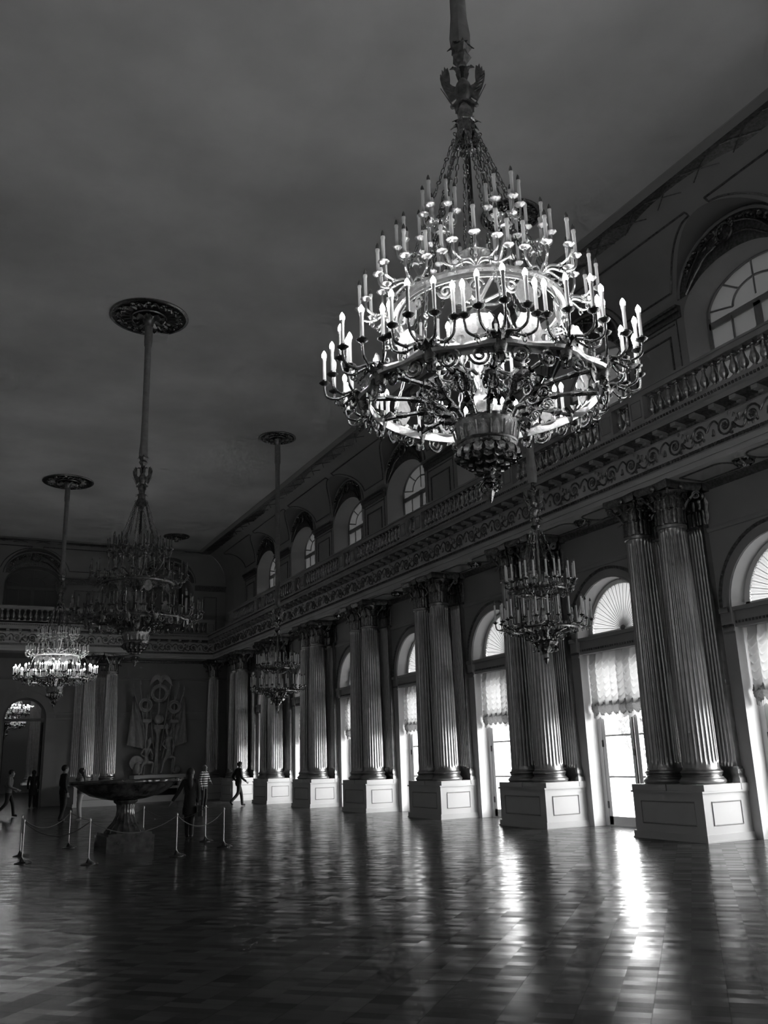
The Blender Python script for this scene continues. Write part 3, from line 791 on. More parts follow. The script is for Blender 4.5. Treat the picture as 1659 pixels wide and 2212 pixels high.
# ------------------------------------------------------------------ ceiling roses
def rose_mesh(R):
    m = M(); m.lathe([(R, 0), (R, -.03), (R-.03, -.05), (R-.07, -.04), (R-.08, 0)], 48, cap=False)
    m.ring(R*.42, .03, -.04, 32, 5); n1 = 24
    for k in range(n1):
        a = 2*pi*k/n1
        sp = [(R*.76+.09*R*(1-.8*t)*cos(9*t), .09*R*(1-.8*t)*sin(9*t)*(1 if k % 2 else -1), -.035) for t in [i/12 for i in range(13)]]
        m.tube(sp, .020, 5, 0, False, RZ(a))
        m.leaf(.26*R, .16*R, .05*R, RZ(a+pi/n1) @ TR(R*.50, 0, -.02) @ Matrix.Rotation(radians(92), 4, 'Y'), 0, 4, 2)
        m.ball((R*.92*cos(a), R*.92*sin(a), -.03), .022, 5, 3)
    for k in range(12): m.leaf(.40*R, .16*R, .08*R, RZ(2*pi*k/12) @ TR(R*.06, 0, -.06) @ Matrix.Rotation(radians(100), 4, 'Y'), 0, 5, 2)
    m.lathe([(.16, 0), (.16, -.12), (.12, -.18), (.10, -.30)], 16)
    a = m.mesh('openwork', BRONZE)
    m = M(); m.lathe([(R-.03, -.012), (.05, -.012)], 48); return a, m.mesh('backing', DARKM)
R1, R1B = rose_mesh(1.0); R2, R2B = rose_mesh(.66)
def rose(x, y, big, label):
    r = thing('ceiling_rose', label, 'ceiling rose', (x, y, ZC), group='gilded ceiling roses')
    ob('openwork', R1 if big else R2, r); ob('backing', R1B if big else R2B, r); return r
CH = [(4.48, 6.61), (4.14, 21.25), (4.13, 36.4)]
SM = [(10.3, 13.7), (10.28, 28.5)]
r2 = rose(*CH[1], True, 'largest gilded ceiling rose, above the unlit middle chandelier')
m = M(); m.plate([(0, 0), (.62, -.04), (.60, -.10), (.1, -.06)], .5); m.build('hatch_flap', CEIL, r2, (.10, 1.0, -.03), (0, 0, -.2))
rose(*CH[2], True, 'gilded ceiling rose above the lit chandelier near the end wall')
rose(*SM[1], False, 'small gilded ceiling rose above the unlit two-tier chandelier nearest the corner')
rose(10.39, 43.9, False, 'small gilded ceiling rose without a chandelier, near the far corner')
rose(*CH[0], True, 'gilded ceiling rose above the big lit chandelier in front')
rose(*SM[0], False, 'small gilded ceiling rose above the two-tier chandelier before the windows')

# ------------------------------------------------------------------ chandeliers
TIP = 3.97
def L(z): return z-TIP
def candle_meshes(h=.245, r=.0165):
    m = M(); m.lathe([(r*1.15, 0), (r, .01), (r, h-.03), (r*1.25, h-.025), (r*1.25, h)], 8); a = m.mesh('candle', WAX)
    p = [(r*.8, 0), (r*.95, .012), (r*1.0, .026), (r*.75, .045), (r*.3, .062), (0, .07)]
    m = M(); m.lathe(p, 8, (0, 0, h)); b0 = m.mesh('bulb', BULB0)
    m = M(); m.lathe([(q*1.5, z*1.12) for q, z in p], 7, (0, 0, h)); b1 = m.mesh('bulb', BULB1)
    m = M(); m.lathe([(r*1.15, 0), (r, .01), (r, h)], 6); m.lathe(p, 6, (0, 0, h), 1)
    c0 = m.mesh('candle', [WAX, BULB0])
    m = M(); m.lathe([(r*1.15, 0), (r, .01), (r, h)], 6); m.lathe([(q*1.3, z) for q, z in p], 6, (0, 0, h), 1)
    c1 = m.mesh('candle', [WAX, BULB2]); return dict(wax=a, b0=b0, b1=b1, c0=c0, c1=c1)
CAN = candle_meshes(); CANS = candle_meshes(.32, .018)
CUPP = [(.010, -.05), (.014, -.03), (.03, -.018), (.052, -.004), (.056, .004), (.03, .006), (.02, .012), (.022, .032), (.014, .034)]
def arms(angs, ln, rise, drop=.03, r=.0125, detail=8):
    """arms from a node at the origin, outward = +x, each ending in a drip cup; returns mesh builder and cup points"""
    m = M(); tips = []
    for a in angs:
        d = Vector((cos(a), sin(a), 0)); s = 1-.10*abs(sin(a))
        P = [d*0, d*ln*s*.30+Vector((0, 0, .035)), d*ln*s*.65+Vector((0, 0, .015-drop)), d*ln*s*.93+Vector((0, 0, .01)), d*ln*s+Vector((0, 0, rise*.55)), d*ln*s+Vector((0, 0, rise-.03))]
        m.tube(cr(P, 4), r, 6); c = d*ln*s+Vector((0, 0, rise)); m.lathe(CUPP, detail, tuple(c)); tips.append(c+Vector((0, 0, .02)))
        q = P[2]; m.ball(tuple(q), r*1.7, 6, 4)
        m.tube([(q+d*.05*(1-.7*t)*cos(6*t)*.6+Vector((0, 0, .05*(1-.7*t)*sin(6*t)-.04))) for t in [i/8 for i in range(9)]], r*.5, 4)
    return m, tips
def palmette(h, w):
    """shell-topped lyre plaque in the xz plane"""
    pts = []
    for i in range(25):
        a = -pi*.5+2*pi*i/24; rr = 1+.07*cos(9*a)
        pts.append((w/2*cos(a)*rr*(.62+.38*sin((sin(a)+1)*pi/3.2)), h/2+h/2*sin(a)*rr))
    return pts[:-1]
def spiral(m, T, R=.10, r=.012, turns=1.6):
    m.tube([(R*(1-.82*t)*cos(2*pi*turns*t), 0, R*(1-.82*t)*sin(2*pi*turns*t)) for t in [i/22 for i in range(23)]], r, 5, 0, False, T)
def chain(m, p0, p1, link=.085, rr=.0055):
    p0, p1 = Vector(p0), Vector(p1); d = p1-p0; n = max(2, int(d.length/(link*.86))); q = d.to_track_quat('Z', 'Y').to_matrix().to_4x4()
    for k in range(n):
        c = p0.lerp(p1, (k+.5)/n); T = Matrix.Translation(c) @ q @ RZ(pi/2*(k % 2) + .5)
        if k % 4 == 3: m.ring(.022, rr*1.3, 0, 10, 4, 0, T @ Matrix.Rotation(pi/2, 4, 'X'))
        else: m.tube([(.016*cos(a), 0, link*.5*sin(a)) for a in [2*pi*j/10 for j in range(10)]], rr, 4, 0, True, T)
def eagle(m, sc=1.0, z=0):
    T = TR(0, 0, z) @ Matrix.Scale(sc, 4)
    m.lathe([(.0, -.02), (.06, 0), (.10, .07), (.11, .14), (.085, .22), (.05, .28), (.04, .31)], 12, T=T)
    for sg in (-1, 1):
        m.tube(cr([(0, 0, .26), (sg*.03, 0, .36), (sg*.05, -.01, .43), (sg*.10, -.02, .46)], 4), [.045]*6+[.035]*4+[.022, .02, .008], 7, 0, False, T)
        m.tube([(sg*.10, -.02, .46), (sg*.145, -.03, .43)], [.022, .004], 5, 0, False, T)
        pts = [(.08, .06), (.15, .0), (.19, .10), (.225, .18), (.25, .26), (.262, .34), (.255, .40), (.24, .38), (.235, .46), (.215, .43), (.205, .50), (.185, .46), (.165, .48), (.15, .40), (.145, .32), (.15, .25), (.12, .22), (.08, .20)]
        m.plate([(sg*x, zz) for x, zz in (pts if sg > 0 else pts[::-1])], .022, 0, T)
        for k in range(5): m.tube([(sg*(.13+.02*k), -.014, .12+.05*k), (sg*(.20+.014*k), -.014, .16+.055*k)], .008, 4, 0, False, T)
        m.tube([(sg*.05, 0, .02), (sg*.13, 0, -.06)], [.03, .018], 6, 0, False, T)
        m.ball((sg*.135, 0, -.06), .03, 7, 4, 0, T)
        m.tube([(sg*.12, -.01, -.08), (sg*.262, -.01, .20)], [.010, .004], 5, 0, False, T)
    for k in range(3):
        m.ring(.03, .010, .40+.05*k, 10, 4, 0, T)
    m.lathe([(.03, .44), (.06, .47), (.055, .53), (.03, .57), (.0, .60)], 10, T=T)
    for k in range(5): m.leaf(.16, .07, -.02, T @ RZ(pi/2) @ TR(0, -.08+.04*k, 0) @ Matrix.Rotation(pi, 4, 'Y'), 0, 4, 2)

def make_parts():
    """every part of the big chandelier: (name, mesh, matrix, [(candle matrix, lit tier)])"""
    P = []; ident = Matrix.Identity(4)
    # rod sleeve
    m = M(); z0 = 9.12
    pr_ = [(.098, z0), (.105, z0+.12), (.090, z0+.40), (.082, z0+1), (.080, 11.4), (.084, 12.15), (.095, 12.16), (.105, 12.3), (.10, 12.70)]
    m.lathe([(r, L(z)) for r, z in pr_], 14, wob=lambda a, j: 1+(.12*sin(5*a) if j < 2 else .02*sin(3*a+j)), cap=False); P.append(('rod_sleeve', m.mesh('rod_sleeve', FABRIC), ident, []))
    m = M(); m.lathe([(.028, L(4.75)), (.028, L(8.0))], 10); m.lathe([(.04, L(8.6)), (.05, L(9.3)), (.03, L(9.6))], 10)
    m.lathe([(.06, L(7.74)), (.085, L(7.78)), (.05, L(7.84))], 12, mi=1); P.append(('pole', m.mesh('pole', [DARKM, BRONZE]), ident, []))
    m = M(); eagle(m, .92, L(8.43)); m.lathe([(.05, L(8.9)), (.10, L(8.98)), (.07, L(9.04)), (.11, L(9.10)), (.08, L(9.2))], 10, wob=lambda a, j: 1+.12*cos(5*a)); [m.leaf(.16, .10, .06, RZ(2*pi*q/6) @ TR(.06, 0, L(8.98))) for q in range(6)]; P.append(('eagle_finial', m.mesh('eagle_finial', ORN), RZ(radians(-32)), []))
    m = M()
    m.lathe([(.05, L(7.86)), (.085, L(7.92)), (.11, L(8.0)), (.085, L(8.06)), (.07, L(8.12)), (.075, L(8.22)), (.09, L(8.30)), (.05, L(8.38))], 14)
    for k in range(8):
        a = 2*pi*k/8; m.leaf(.16, .08, .06, RZ(a) @ TR(.08, 0, L(8.0))); m.leaf(.18, .08, .05, RZ(a+.39) @ TR(.09, 0, L(8.06)) @ Matrix.Rotation(pi*.92, 4, 'Y'), 0, 4, 2)
        m.ring(.022, .006, 0, 10, 4, 0, RZ(a) @ TR(.14, 0, L(7.97)) @ Matrix.Rotation(pi/2, 4, 'X'))
    P.append(('crown_hub', m.mesh('crown_hub', BRONZE), ident, []))
    ZA_, RA, OFF = 5.05, 1.15, radians(4); ZB_, RB = 5.93, .82; ZT, RT = 6.62, .61
    # chains
    for k in range(8):
        a = 2*pi*(k+.5)/8; m = M(); chain(m, (.14*cos(a), .14*sin(a), L(7.95)), (RB*cos(a), RB*sin(a), L(ZB_+.04))); P.append(('chain', m.mesh('chain', BRONZE), ident, []))
    for k in range(8):
        a = 2*pi*k/8+.15; m = M(); chain(m, (.13*cos(a), .13*sin(a), L(7.90)), (.55*cos(a), .55*sin(a), L(6.25))); P.append(('chain', m.mesh('chain', BRONZE), ident, []))
    for k in range(8):
        a = 2*pi*(k+.5)/8; b = a+.10; m = M(); chain(m, (RB*cos(a), RB*sin(a), L(ZB_-.04)), (RA*.92*cos(b), RA*.92*sin(b), L(ZA_+.03)), .11, .007); P.append(('chain', m.mesh('chain', CHG), ident, []))
    # central stem
    m = M()
    m.lathe([(.03, L(6.75)), (.07, L(6.68)), (.05, L(6.55)), (.09, L(6.40)), (.13, L(6.28)), (.08, L(6.12)), (.05, L(6.0)), (.11, L(5.92)), (.15, L(5.86)), (.06, L(5.74)), (.085, L(5.6)), (.10, L(5.4)), (.085, L(5.22)), (.06, L(5.12)),
             (.10, L(5.04)), (.085, L(4.94)), (.07, L(4.90)), (.075, L(4.80)), (.09, L(4.77))][::-1], 18)
    for k in range(10):
        a = 2*pi*k/10; m.leaf(.30, .11, .10, RZ(a) @ TR(.09, 0, L(6.3))); m.leaf(.2, .1, .07, RZ(a) @ TR(.06, 0, L(5.74)))
    P.append(('central_stem', m.mesh('central_stem', CHG), ident, []))
    # rings
    m = M(); m.ring(RB, .038, L(ZB_), 56, 8, flat=1.2)
    m.lathe([(RB-.05, L(ZB_-.05)), (RB-.05, L(ZB_+.05)), (RB-.035, L(ZB_+.05)), (RB-.035, L(ZB_-.05)), (RB-.05, L(ZB_-.05))], 56, cap=False)
    for k in range(48): m.leaf(.07, .07, .03, RZ(2*pi*k/48) @ TR(RB+.02, 0, L(ZB_-.03)), 0, 3, 2)
    P.append(('middle_ring', m.mesh('middle_ring', CHG), ident, []))
    m = M(); N = 72
    m.tube([((RA+.03*cos(12*2*pi*i/N))*cos(2*pi*i/N+OFF), (RA+.03*cos(12*2*pi*i/N))*sin(2*pi*i/N+OFF), L(ZA_)) for i in range(N)], [.030+.012*abs(cos(6*2*pi*i/N)) for i in range(N)], 8, 0, True)
    for k in range(60): m.leaf(.08, .06, .025, RZ(2*pi*k/60) @ TR(RA, 0, L(ZA_+.01)), 0, 3, 2)
    P.append(('lower_ring', m.mesh('lower_ring', CHG), ident, []))
    m = M(); m.lathe([(1.10, L(4.975)), (1.10, L(5.055)), (1.112, L(5.055)), (1.112, L(4.975)), (1.10, L(4.975))], 60, cap=False); P.append(('flat_hoop', m.mesh('flat_hoop', CHG), ident, []))
    # basket, drop and pendant
    m = M(); m.lathe([(.235, L(4.53)), (.27, L(4.57)), (.272, L(4.62)), (.295, L(4.72)), (.30, L(4.75)), (.27, L(4.73)), (.22, L(4.65)), (.05, L(4.65))], 32)
    for k in range(14): m.leaf(.22, .125, .045, RZ(2*pi*k/14) @ TR(.275, 0, L(4.56)), 0, 8, 4, .10)
    for k in range(14): m.tube([(.285, 0, L(4.57)), (.315, 0, L(4.70))], .010, 5, 0, False, RZ(2*pi*(k+.5)/14))
    m.ring(.275, .016, L(4.56), 40, 6)
    P.append(('basket', m.mesh('basket', ORNC), ident, []))
    m = M(); rnd = random.Random(2)
    m.lathe([(.02, L(4.24)), (.06, L(4.27)), (.075, L(4.36)), (.11, L(4.40)), (.20, L(4.45)), (.27, L(4.50)), (.28, L(4.54)), (.26, L(4.57))], 24, wob=lambda a, j: 1+.04*cos(9*a+j))
    for ring_, (rr, zz, nn) in enumerate([(.27, 4.51, 18), (.22, 4.47, 16), (.15, 4.42, 12), (.09, 4.37, 10)]):
        for k in range(nn): m.leaf(.11, .09, .05, RZ(2*pi*(k+.5*ring_)/nn) @ TR(rr, 0, L(zz)) @ Matrix.Rotation(radians(150), 4, 'Y'), 0, 4, 2)
    for k in range(50):
        a = rnd.uniform(0, 2*pi); t = rnd.random(); m.ball(((.28-.16*t)*cos(a), (.28-.16*t)*sin(a), L(4.53-.11*t)), .022, 5, 3)
    P.append(('basket_drop', m.mesh('basket_drop', BRONZE), ident, []))
    m = M(); m.lathe([(0, L(3.97)), (.018, L(3.995)), (.03, L(4.04)), (.05, L(4.09)), (.075, L(4.14)), (.04, L(4.18)), (.05, L(4.22)), (.03, L(4.27))], 14, wob=lambda a, j: 1+.1*cos(7*a))
    for k in range(10):
        a = 2*pi*k/10; m.leaf(.11, .08, .07, RZ(a) @ TR(.04, 0, L(4.10))); m.leaf(.10, .07, .05, RZ(a+.3) @ TR(.05, 0, L(4.18)) @ Matrix.Rotation(radians(160), 4, 'Y'), 0, 4, 2); m.leaf(.10, .05, .03, RZ(a) @ TR(.04, 0, L(4.26)))
    P.append(('pendant', m.mesh('pendant', BRONZE), ident, []))
    # branches from basket to lower ring
    m = M()
    pts = [(.24, 0, L(4.70)), (.32, 0, L(4.84)), (.44, 0, L(4.95)), (.62, 0, L(5.02)), (.85, 0, L(5.045)), (RA, 0, L(ZA_))]
    m.tube(cr(pts, 6), [.026]*8+[.022]*15+[.024]*8, 7)
    for x, z in ((.33, 4.855), (.62, 5.02), (.86, 5.045)):
        m.ball((x, 0, L(z)), .032, 8, 5)
        for k in range(5): m.leaf(.09, .05, .03, TR(x, 0, L(z)) @ Matrix.Rotation(radians(80), 4, 'Y') @ RZ(2*pi*k/5) @ TR(.018, 0, 0), 0, 3, 2)
    for sg in (-1, 1):
        spiral(m, TR(.47, sg*.05, L(4.99)) @ RZ(.5*sg), .085, .011); spiral(m, TR(.60, sg*.03, L(4.94)), .06, .009)
    for k in range(3): m.leaf(.22, .12, .09, TR(.44+.03*k, 0, L(4.93)) @ Matrix.Rotation(radians(30), 4, 'Y') @ RZ((k-1)*.9), 0, 5, 2)
    br = m.mesh('branch', BRONZE)
    for k in range(12): P.append(('branch', br, RZ(OFF+2*pi*k/12), []))
    # node collars with scrolls and drops
    m = M(); m.lathe([(.02, -.13), (.05, -.10), (.065, -.05), (.075, 0), (.06, .05), (.03, .07)], 12, (RA, 0, L(ZA_)))
    for k in range(8): m.leaf(.12, .07, .05, TR(RA, 0, L(ZA_-.02)) @ RZ(2*pi*k/8) @ TR(.05, 0, 0) @ Matrix.Rotation(radians(40), 4, 'Y'), 0, 4, 2)
    for k in range(5): m.leaf(.12, .05, .04, TR(RA, 0, L(ZA_-.06)) @ RZ(2*pi*k/5) @ TR(.02, 0, 0) @ Matrix.Rotation(radians(165), 4, 'Y'), 0, 4, 2)
    for sg in (-1, 1): spiral(m, TR(RA-.03, sg*.17, L(ZA_-.10)) @ RZ(pi/2), .095*sg, .013, 1.7)
    nd = m.mesh('node_collar', BRONZE)
    for k in range(12): P.append(('node_collar', nd, RZ(OFF+2*pi*k/12), []))
    # palmette plaques
    m = M(); m.plate(palmette(.32, .24), .014); pa = m.mesh('palmette_plaque', PLQ)
    for k in range(12): P.append(('palmette_plaque', pa, RZ(OFF+2*pi*(k+.5)/12) @ TR(RA*.93, 0, L(ZA_+.01)) @ RZ(pi/2), []))
    m = M(); m.plate([(x, -z) for x, z in palmette(.26, .22)][::-1], .014)
    for sg in (-1, 1): spiral(m, TR(sg*.14, 0, -.10), .075*sg, .011)
    pb_ = m.mesh('palmette_plaque', PLQ)
    for k in range(8): P.append(('palmette_plaque', pb_, RZ(2*pi*k/8) @ TR(RB*.93, 0, L(ZB_-.03)) @ RZ(pi/2), []))
    # candle branches
    mA, tA = arms([radians(d) for d in (-68, -36, 0, 36, 68)], .36, .155); mA = mA.mesh('candle_branch', BRONZE)
    for k in range(12): P.append(('candle_branch', mA, RZ(OFF+2*pi*k/12) @ TR(RA+.02, 0, L(ZA_+.02)), [(Matrix.Translation(t), 'a') for t in tA]))
    mB, tB = arms([radians(d) for d in (-75, -38, 0, 38, 75)], .34, .13); mB = mB.mesh('candle_branch', CHG)
    for k in range(8): P.append(('candle_branch', mB, RZ(2*pi*k/8+.2) @ TR(RB+.02, 0, L(ZB_+.03)), [(Matrix.Translation(t), 'b') for t in tB]))
    mC, tC = arms([2*pi*k/6 for k in range(6)], .17, .13, .02, .012)
    mC.tube(cr([(0, 0, .0), (-.02, 0, -.14), (-.10, 0, -.30), (-.22, 0, -.42), (-.40, 0, -.50), (-.54, 0, -.56)], 5), [.026, .03, .03, .03, .024]+[.02]*21, 7)
    mC.lathe([(.02, -.10), (.05, -.085), (.055, -.06), (.03, -.03), (.035, .03), (.015, .05)], 10)
    mC = mC.mesh('candle_branch', CHG)
    for k in range(6): P.append(('candle_branch', mC, RZ(radians(236+30)+2*pi*k/6) @ TR(RT, 0, L(ZT)), [(Matrix.Translation(t), 'c') for t in tC]))
    mD, tD = arms([-.16, .16], .36, .14); mD = mD.mesh('candle_branch', BRONZE)
    for k in range(6): P.append(('candle_branch', mD, RZ(2*pi*(k+.3)/6) @ TR(.06, 0, L(5.24)), [(Matrix.Translation(t), 'd') for t in tD]))
    return P
PLQ = mat('bright_gilt_plaque', .50, .42, .6, noise=.2, scale=22, bump=.2, bscale=50)
BIGP = make_parts()
SHADED = {}  # gilding and plaques recoloured darker: shade of the unlit chandelier put into colour
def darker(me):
    if me.name not in SHADED:
        c = me.copy(); SHADED[me.name] = c
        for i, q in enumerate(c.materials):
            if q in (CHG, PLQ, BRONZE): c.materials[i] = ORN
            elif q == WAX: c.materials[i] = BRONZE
    return SHADED[me.name]
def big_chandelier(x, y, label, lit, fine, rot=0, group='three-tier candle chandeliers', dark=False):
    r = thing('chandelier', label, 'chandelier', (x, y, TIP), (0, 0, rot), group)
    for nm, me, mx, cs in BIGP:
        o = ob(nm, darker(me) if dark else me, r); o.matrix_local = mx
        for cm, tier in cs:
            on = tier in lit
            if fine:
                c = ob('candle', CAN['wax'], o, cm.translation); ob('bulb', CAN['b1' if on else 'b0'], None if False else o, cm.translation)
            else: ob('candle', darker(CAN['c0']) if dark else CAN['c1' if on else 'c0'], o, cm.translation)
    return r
big_chandelier(*CH[0], 'biggest chandelier in front, its lower tier of candles lit', 'ad', True)
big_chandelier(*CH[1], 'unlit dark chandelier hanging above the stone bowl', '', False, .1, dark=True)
big_chandelier(*CH[2], 'lit chandelier near the end wall, in front of the arched doorway', 'ad', False, .2)
big_chandelier(4.05, 59.5, 'glowing chandelier of the next room seen through the doorway arch', 'abd', False, .2)
big_chandelier(5.15, 76.0, 'smaller glowing chandelier deep in the next room, right of the other one in the arch', 'ad', False, .2)

def small_parts():
    P = []; I = Matrix.Identity(4); t0 = 3.33; Z = lambda z: z-t0
    m = M(); m.lathe([(.085, Z(6.90)), (.095, Z(7.1)), (.082, Z(7.6)), (.08, Z(11.6)), (.085, Z(12.0)), (.105, Z(12.02)), (.10, Z(12.70))], 12, wob=lambda a, j: 1+(.12*sin(5*a) if j < 2 else .02*sin(3*a)), cap=False)
    P.append(('rod_sleeve', m.mesh('rod_sleeve', FABRIC), I, []))
    m = M(); m.lathe([(.024, Z(3.8)), (.024, Z(6.2))], 8); m.lathe([(.03, Z(6.5)), (.03, Z(7.2))], 8); P.append(('pole', m.mesh('pole', BRONZE), I, []))
    m = M(); eagle(m, .80, Z(6.40)); P.append(('eagle_finial', m.mesh('eagle_finial', BRONZE), RZ(radians(-35)), []))
    m = M(); m.lathe([(.04, Z(5.94)), (.10, Z(6.02)), (.07, Z(6.10)), (.06, Z(6.28)), (.09, Z(6.34)), (.04, Z(6.42))], 12)
    for k in range(8): m.leaf(.18, .08, .06, RZ(2*pi*k/8) @ TR(.06, 0, Z(6.0)))
    P.append(('crown_hub', m.mesh('crown_hub', BRONZE), I, []))
    for k in range(6):
        a = 2*pi*k/6; m = M(); chain(m, (.10*cos(a), .10*sin(a), Z(5.95)), (.46*cos(a), .46*sin(a), Z(4.78)), .09, .006); P.append(('chain', m.mesh('chain', BRONZE), I, []))
        m = M(); chain(m, (.46*cos(a), .46*sin(a), Z(4.72)), (.60*cos(a), .60*sin(a), Z(4.02)), .09, .006); P.append(('chain', m.mesh('chain', BRONZE), I, []))
    for rr, zz, nm in ((.48, 4.74, 'upper_ring'), (.62, 3.99, 'lower_ring')):
        m = M(); m.ring(rr, .03, Z(zz), 40, 6)
        for k in range(40): m.leaf(.09, .07, .04, RZ(2*pi*k/40) @ TR(rr, 0, Z(zz)), 0, 3, 2); m.leaf(.08, .05, .03, RZ(2*pi*k/40) @ TR(rr, 0, Z(zz)) @ Matrix.Rotation(radians(160), 4, 'Y'), 0, 3, 2)
        if rr < .5:
            for k in range(6): m.tube(cr([(.03, 0, Z(4.62)), (.2, 0, Z(4.60)), (.46, 0, Z(4.73))], 4), .014, 5, 0, False, RZ(2*pi*k/6)); spiral(m, RZ(2*pi*k/6+.3) @ TR(.42, 0, Z(4.64)), .07, .01)
        P.append((nm, m.mesh(nm, BRONZE), I, []))
    m = M(); m.tube(cr([(.12, 0, Z(3.76)), (.2, 0, Z(3.86)), (.36, 0, Z(3.93)), (.62, 0, Z(3.99))], 5), .024, 6)
    spiral(m, TR(.33, 0, Z(3.84)), .08, .012); m.leaf(.2, .12, .08, TR(.22, 0, Z(3.80)) @ Matrix.Rotation(.6, 4, 'Y')); m.leaf(.14, .09, .06, TR(.5, 0, Z(3.95)) @ Matrix.Rotation(.5, 4, 'Y'))
    br = m.mesh('branch', BRONZE)
    for k in range(8): P.append(('branch', br, RZ(2*pi*k/8), []))
    m = M(); m.lathe([(0, Z(3.33)), (.03, Z(3.37)), (.055, Z(3.43)), (.035, Z(3.46)), (.05, Z(3.52)), (.09, Z(3.59)), (.20, Z(3.69)), (.24, Z(3.74)), (.21, Z(3.78)), (.05, Z(3.80)), (.04, Z(4.1)), (.08, Z(4.2)), (.03, Z(4.4))], 18, wob=lambda a, j: 1+.07*cos(9*a))
    for k in range(12):
        a = 2*pi*k/12; m.leaf(.16, .10, .06, RZ(a) @ TR(.20, 0, Z(3.70))); m.leaf(.14, .08, .05, RZ(a+.2) @ TR(.17, 0, Z(3.70)) @ Matrix.Rotation(radians(140), 4, 'Y'), 0, 4, 2); m.leaf(.1, .06, .05, RZ(a) @ TR(.04, 0, Z(3.45)))
    P.append(('basket', m.mesh('basket', BRONZE), I, []))
    mA, tA = arms([-.95, 0, .95], .27, .14, .02, .013); mA = mA.mesh('candle_branch', BRONZE)
    for k in range(8): P.append(('candle_branch', mA, RZ(2*pi*k/8) @ TR(.64, 0, Z(4.01)), [(Matrix.Translation(t), 'a') for t in tA]))
    mB, tB = arms([-.8, 0, .8], .20, .12, .02, .013); mB = mB.mesh('candle_branch', BRONZE)
    for k in range(8): P.append(('candle_branch', mB, RZ(2*pi*k/8+.3) @ TR(.50, 0, Z(4.76)), [(Matrix.Translation(t), 'a') for t in tB]))
    return P
SMP = small_parts()
def small_chandelier(x, y, label):
    r = thing('chandelier', label, 'chandelier', (x, y, 3.33), (0, 0, .25), 'two-tier unlit chandeliers')
    for nm, me, mx, cs in SMP:
        o = ob(nm, me, r); o.matrix_local = mx
        for cm, tier in cs: ob('candle', CANS['c0'], o, cm.translation)
small_chandelier(*SM[0], 'unlit two-tier bronze chandelier before the second pair of window columns')
small_chandelier(*SM[1], 'unlit two-tier bronze chandelier farther back, in front of the sixth pair of window columns')

# ------------------------------------------------------------------ stone bowl with rope barrier
r = thing('stone_bowl', 'dark polished stone bowl on a pedestal inside a ring of rope posts', 'bowl', (3.95, 20.6, 0), (0, 0, .06))
m = M(); m.box(-.50, .50, -.55, .55, 0, .33); m.box(-.46, .46, -.50, .50, .33, .38); m.build('block', STONE, r, sharp=30)
m = M(); flute = lambda a, j: 1+.03*cos(20*a)
m.lathe([(.42, .38), (.40, .42), (.36, .48), (.25, .60), (.19, .72), (.175, .84), (.19, .95), (.24, .99), (.25, 1.03)], 60, wob=flute); m.build('stem', STONE, r)
m = M(); pf = [(.24, 1.03), (.45, 1.06), (.75, 1.14), (.98, 1.27), (1.08, 1.36), (1.20, 1.39), (1.215, 1.42), (1.20, 1.45), (1.10, 1.44), (.95, 1.36), (.6, 1.22), (.05, 1.15)]
m.lathe(pf, 80, T=Matrix.Diagonal((1, .62, 1, 1)), wob=lambda a, j: 1+(.012*cos(36*a) if j < 4 else 0)); m.build('basin', STONE, r)
POSTS = [(1.81, 19.39), (2.86, 18.21), (4.56, 18.48), (5.87, 19.67), (5.95, 21.41), (4.75, 22.5), (3.05, 22.31), (1.92, 21.05)]
PN = ['left front', 'nearest, left of the bowl front', 'nearest, right of the bowl front', 'right front', 'right rear', 'behind the right of the bowl', 'behind the left of the bowl', 'left rear']
m = M(); m.lathe([(.011, .12), (.011, .3), (.011, .76), (.017, .765), (.019, .785), (.012, .81), (0, .82)], 8); m.tube(cr([(0, 0, .30), (0, 0, .15), (.035, 0, .075), (.12, 0, .035)], 4), .011, 6); POLE = m.mesh('pole', STEEL)
m = M(); m.lathe([(.14, 0), (.14, .010), (.05, .035), (.012, .11)], 12); FOOT = m.mesh('foot', DARKM)
m = M(); m.lathe([(.075, .012), (.06, .03), (.02, .05), (0, .055)], 10, (.12, 0, 0)); FT = m.mesh('foot_plate', STEEL)
for (x, y), n in zip(POSTS, PN):
    r = thing('barrier_post', f'slim metal rope post around the stone bowl, {n}', 'post', (x, y, 0), (0, 0, -.4), 'rope posts around the bowl')
    ob('pole', POLE, r); ob('foot', FOOT, r); ob('foot_plate', FT, r)
for i in range(8):
    if i == 3: continue
    a, b = POSTS[i], POSTS[(i+1) % 8]; m = M()
    m.tube([(a[0]+(b[0]-a[0])*t, a[1]+(b[1]-a[1])*t, .76-.26*4*t*(1-t)) for t in [.012+.976*k/16 for k in range(17)]], .009, 6)
    tag(m.build('barrier_rope', ROPE), f'sagging barrier rope of the stone bowl, span {["in front left", "across the front", "in front right", "", "at the right rear", "along the back", "at the left rear", "at the left end"][i]}', 'rope', 'ropes around the bowl', 'thing')

# ------------------------------------------------------------------ people
def skin_mesh(pts, edges, mats, name, sub=2):
    me = bpy.data.meshes.new('tmp'); names = list(pts)
    me.from_pydata([pts[k][0] for k in names], [(names.index(a), names.index(b)) for a, b in edges], []); me.update()
    o = bpy.data.objects.new('tmp', me); C.objects.link(o)
    o.modifiers.new('s', 'SKIN').use_smooth_shade = True
    sv = me.skin_vertices[0].data
    for i, k in enumerate(names):
        r = pts[k][1]; sv[i].radius = r if isinstance(r, tuple) else (r, r); sv[i].use_root = (i == 0)
    su = o.modifiers.new('u', 'SUBSURF'); su.levels = sub; su.render_levels = sub
    dg = bpy.context.evaluated_depsgraph_get(); out = bpy.data.meshes.new_from_object(o.evaluated_get(dg)); out.name = name
    bpy.data.objects.remove(o); bpy.data.meshes.remove(me)
    out.materials.clear()
    for q in mats: out.materials.append(q)
    return out
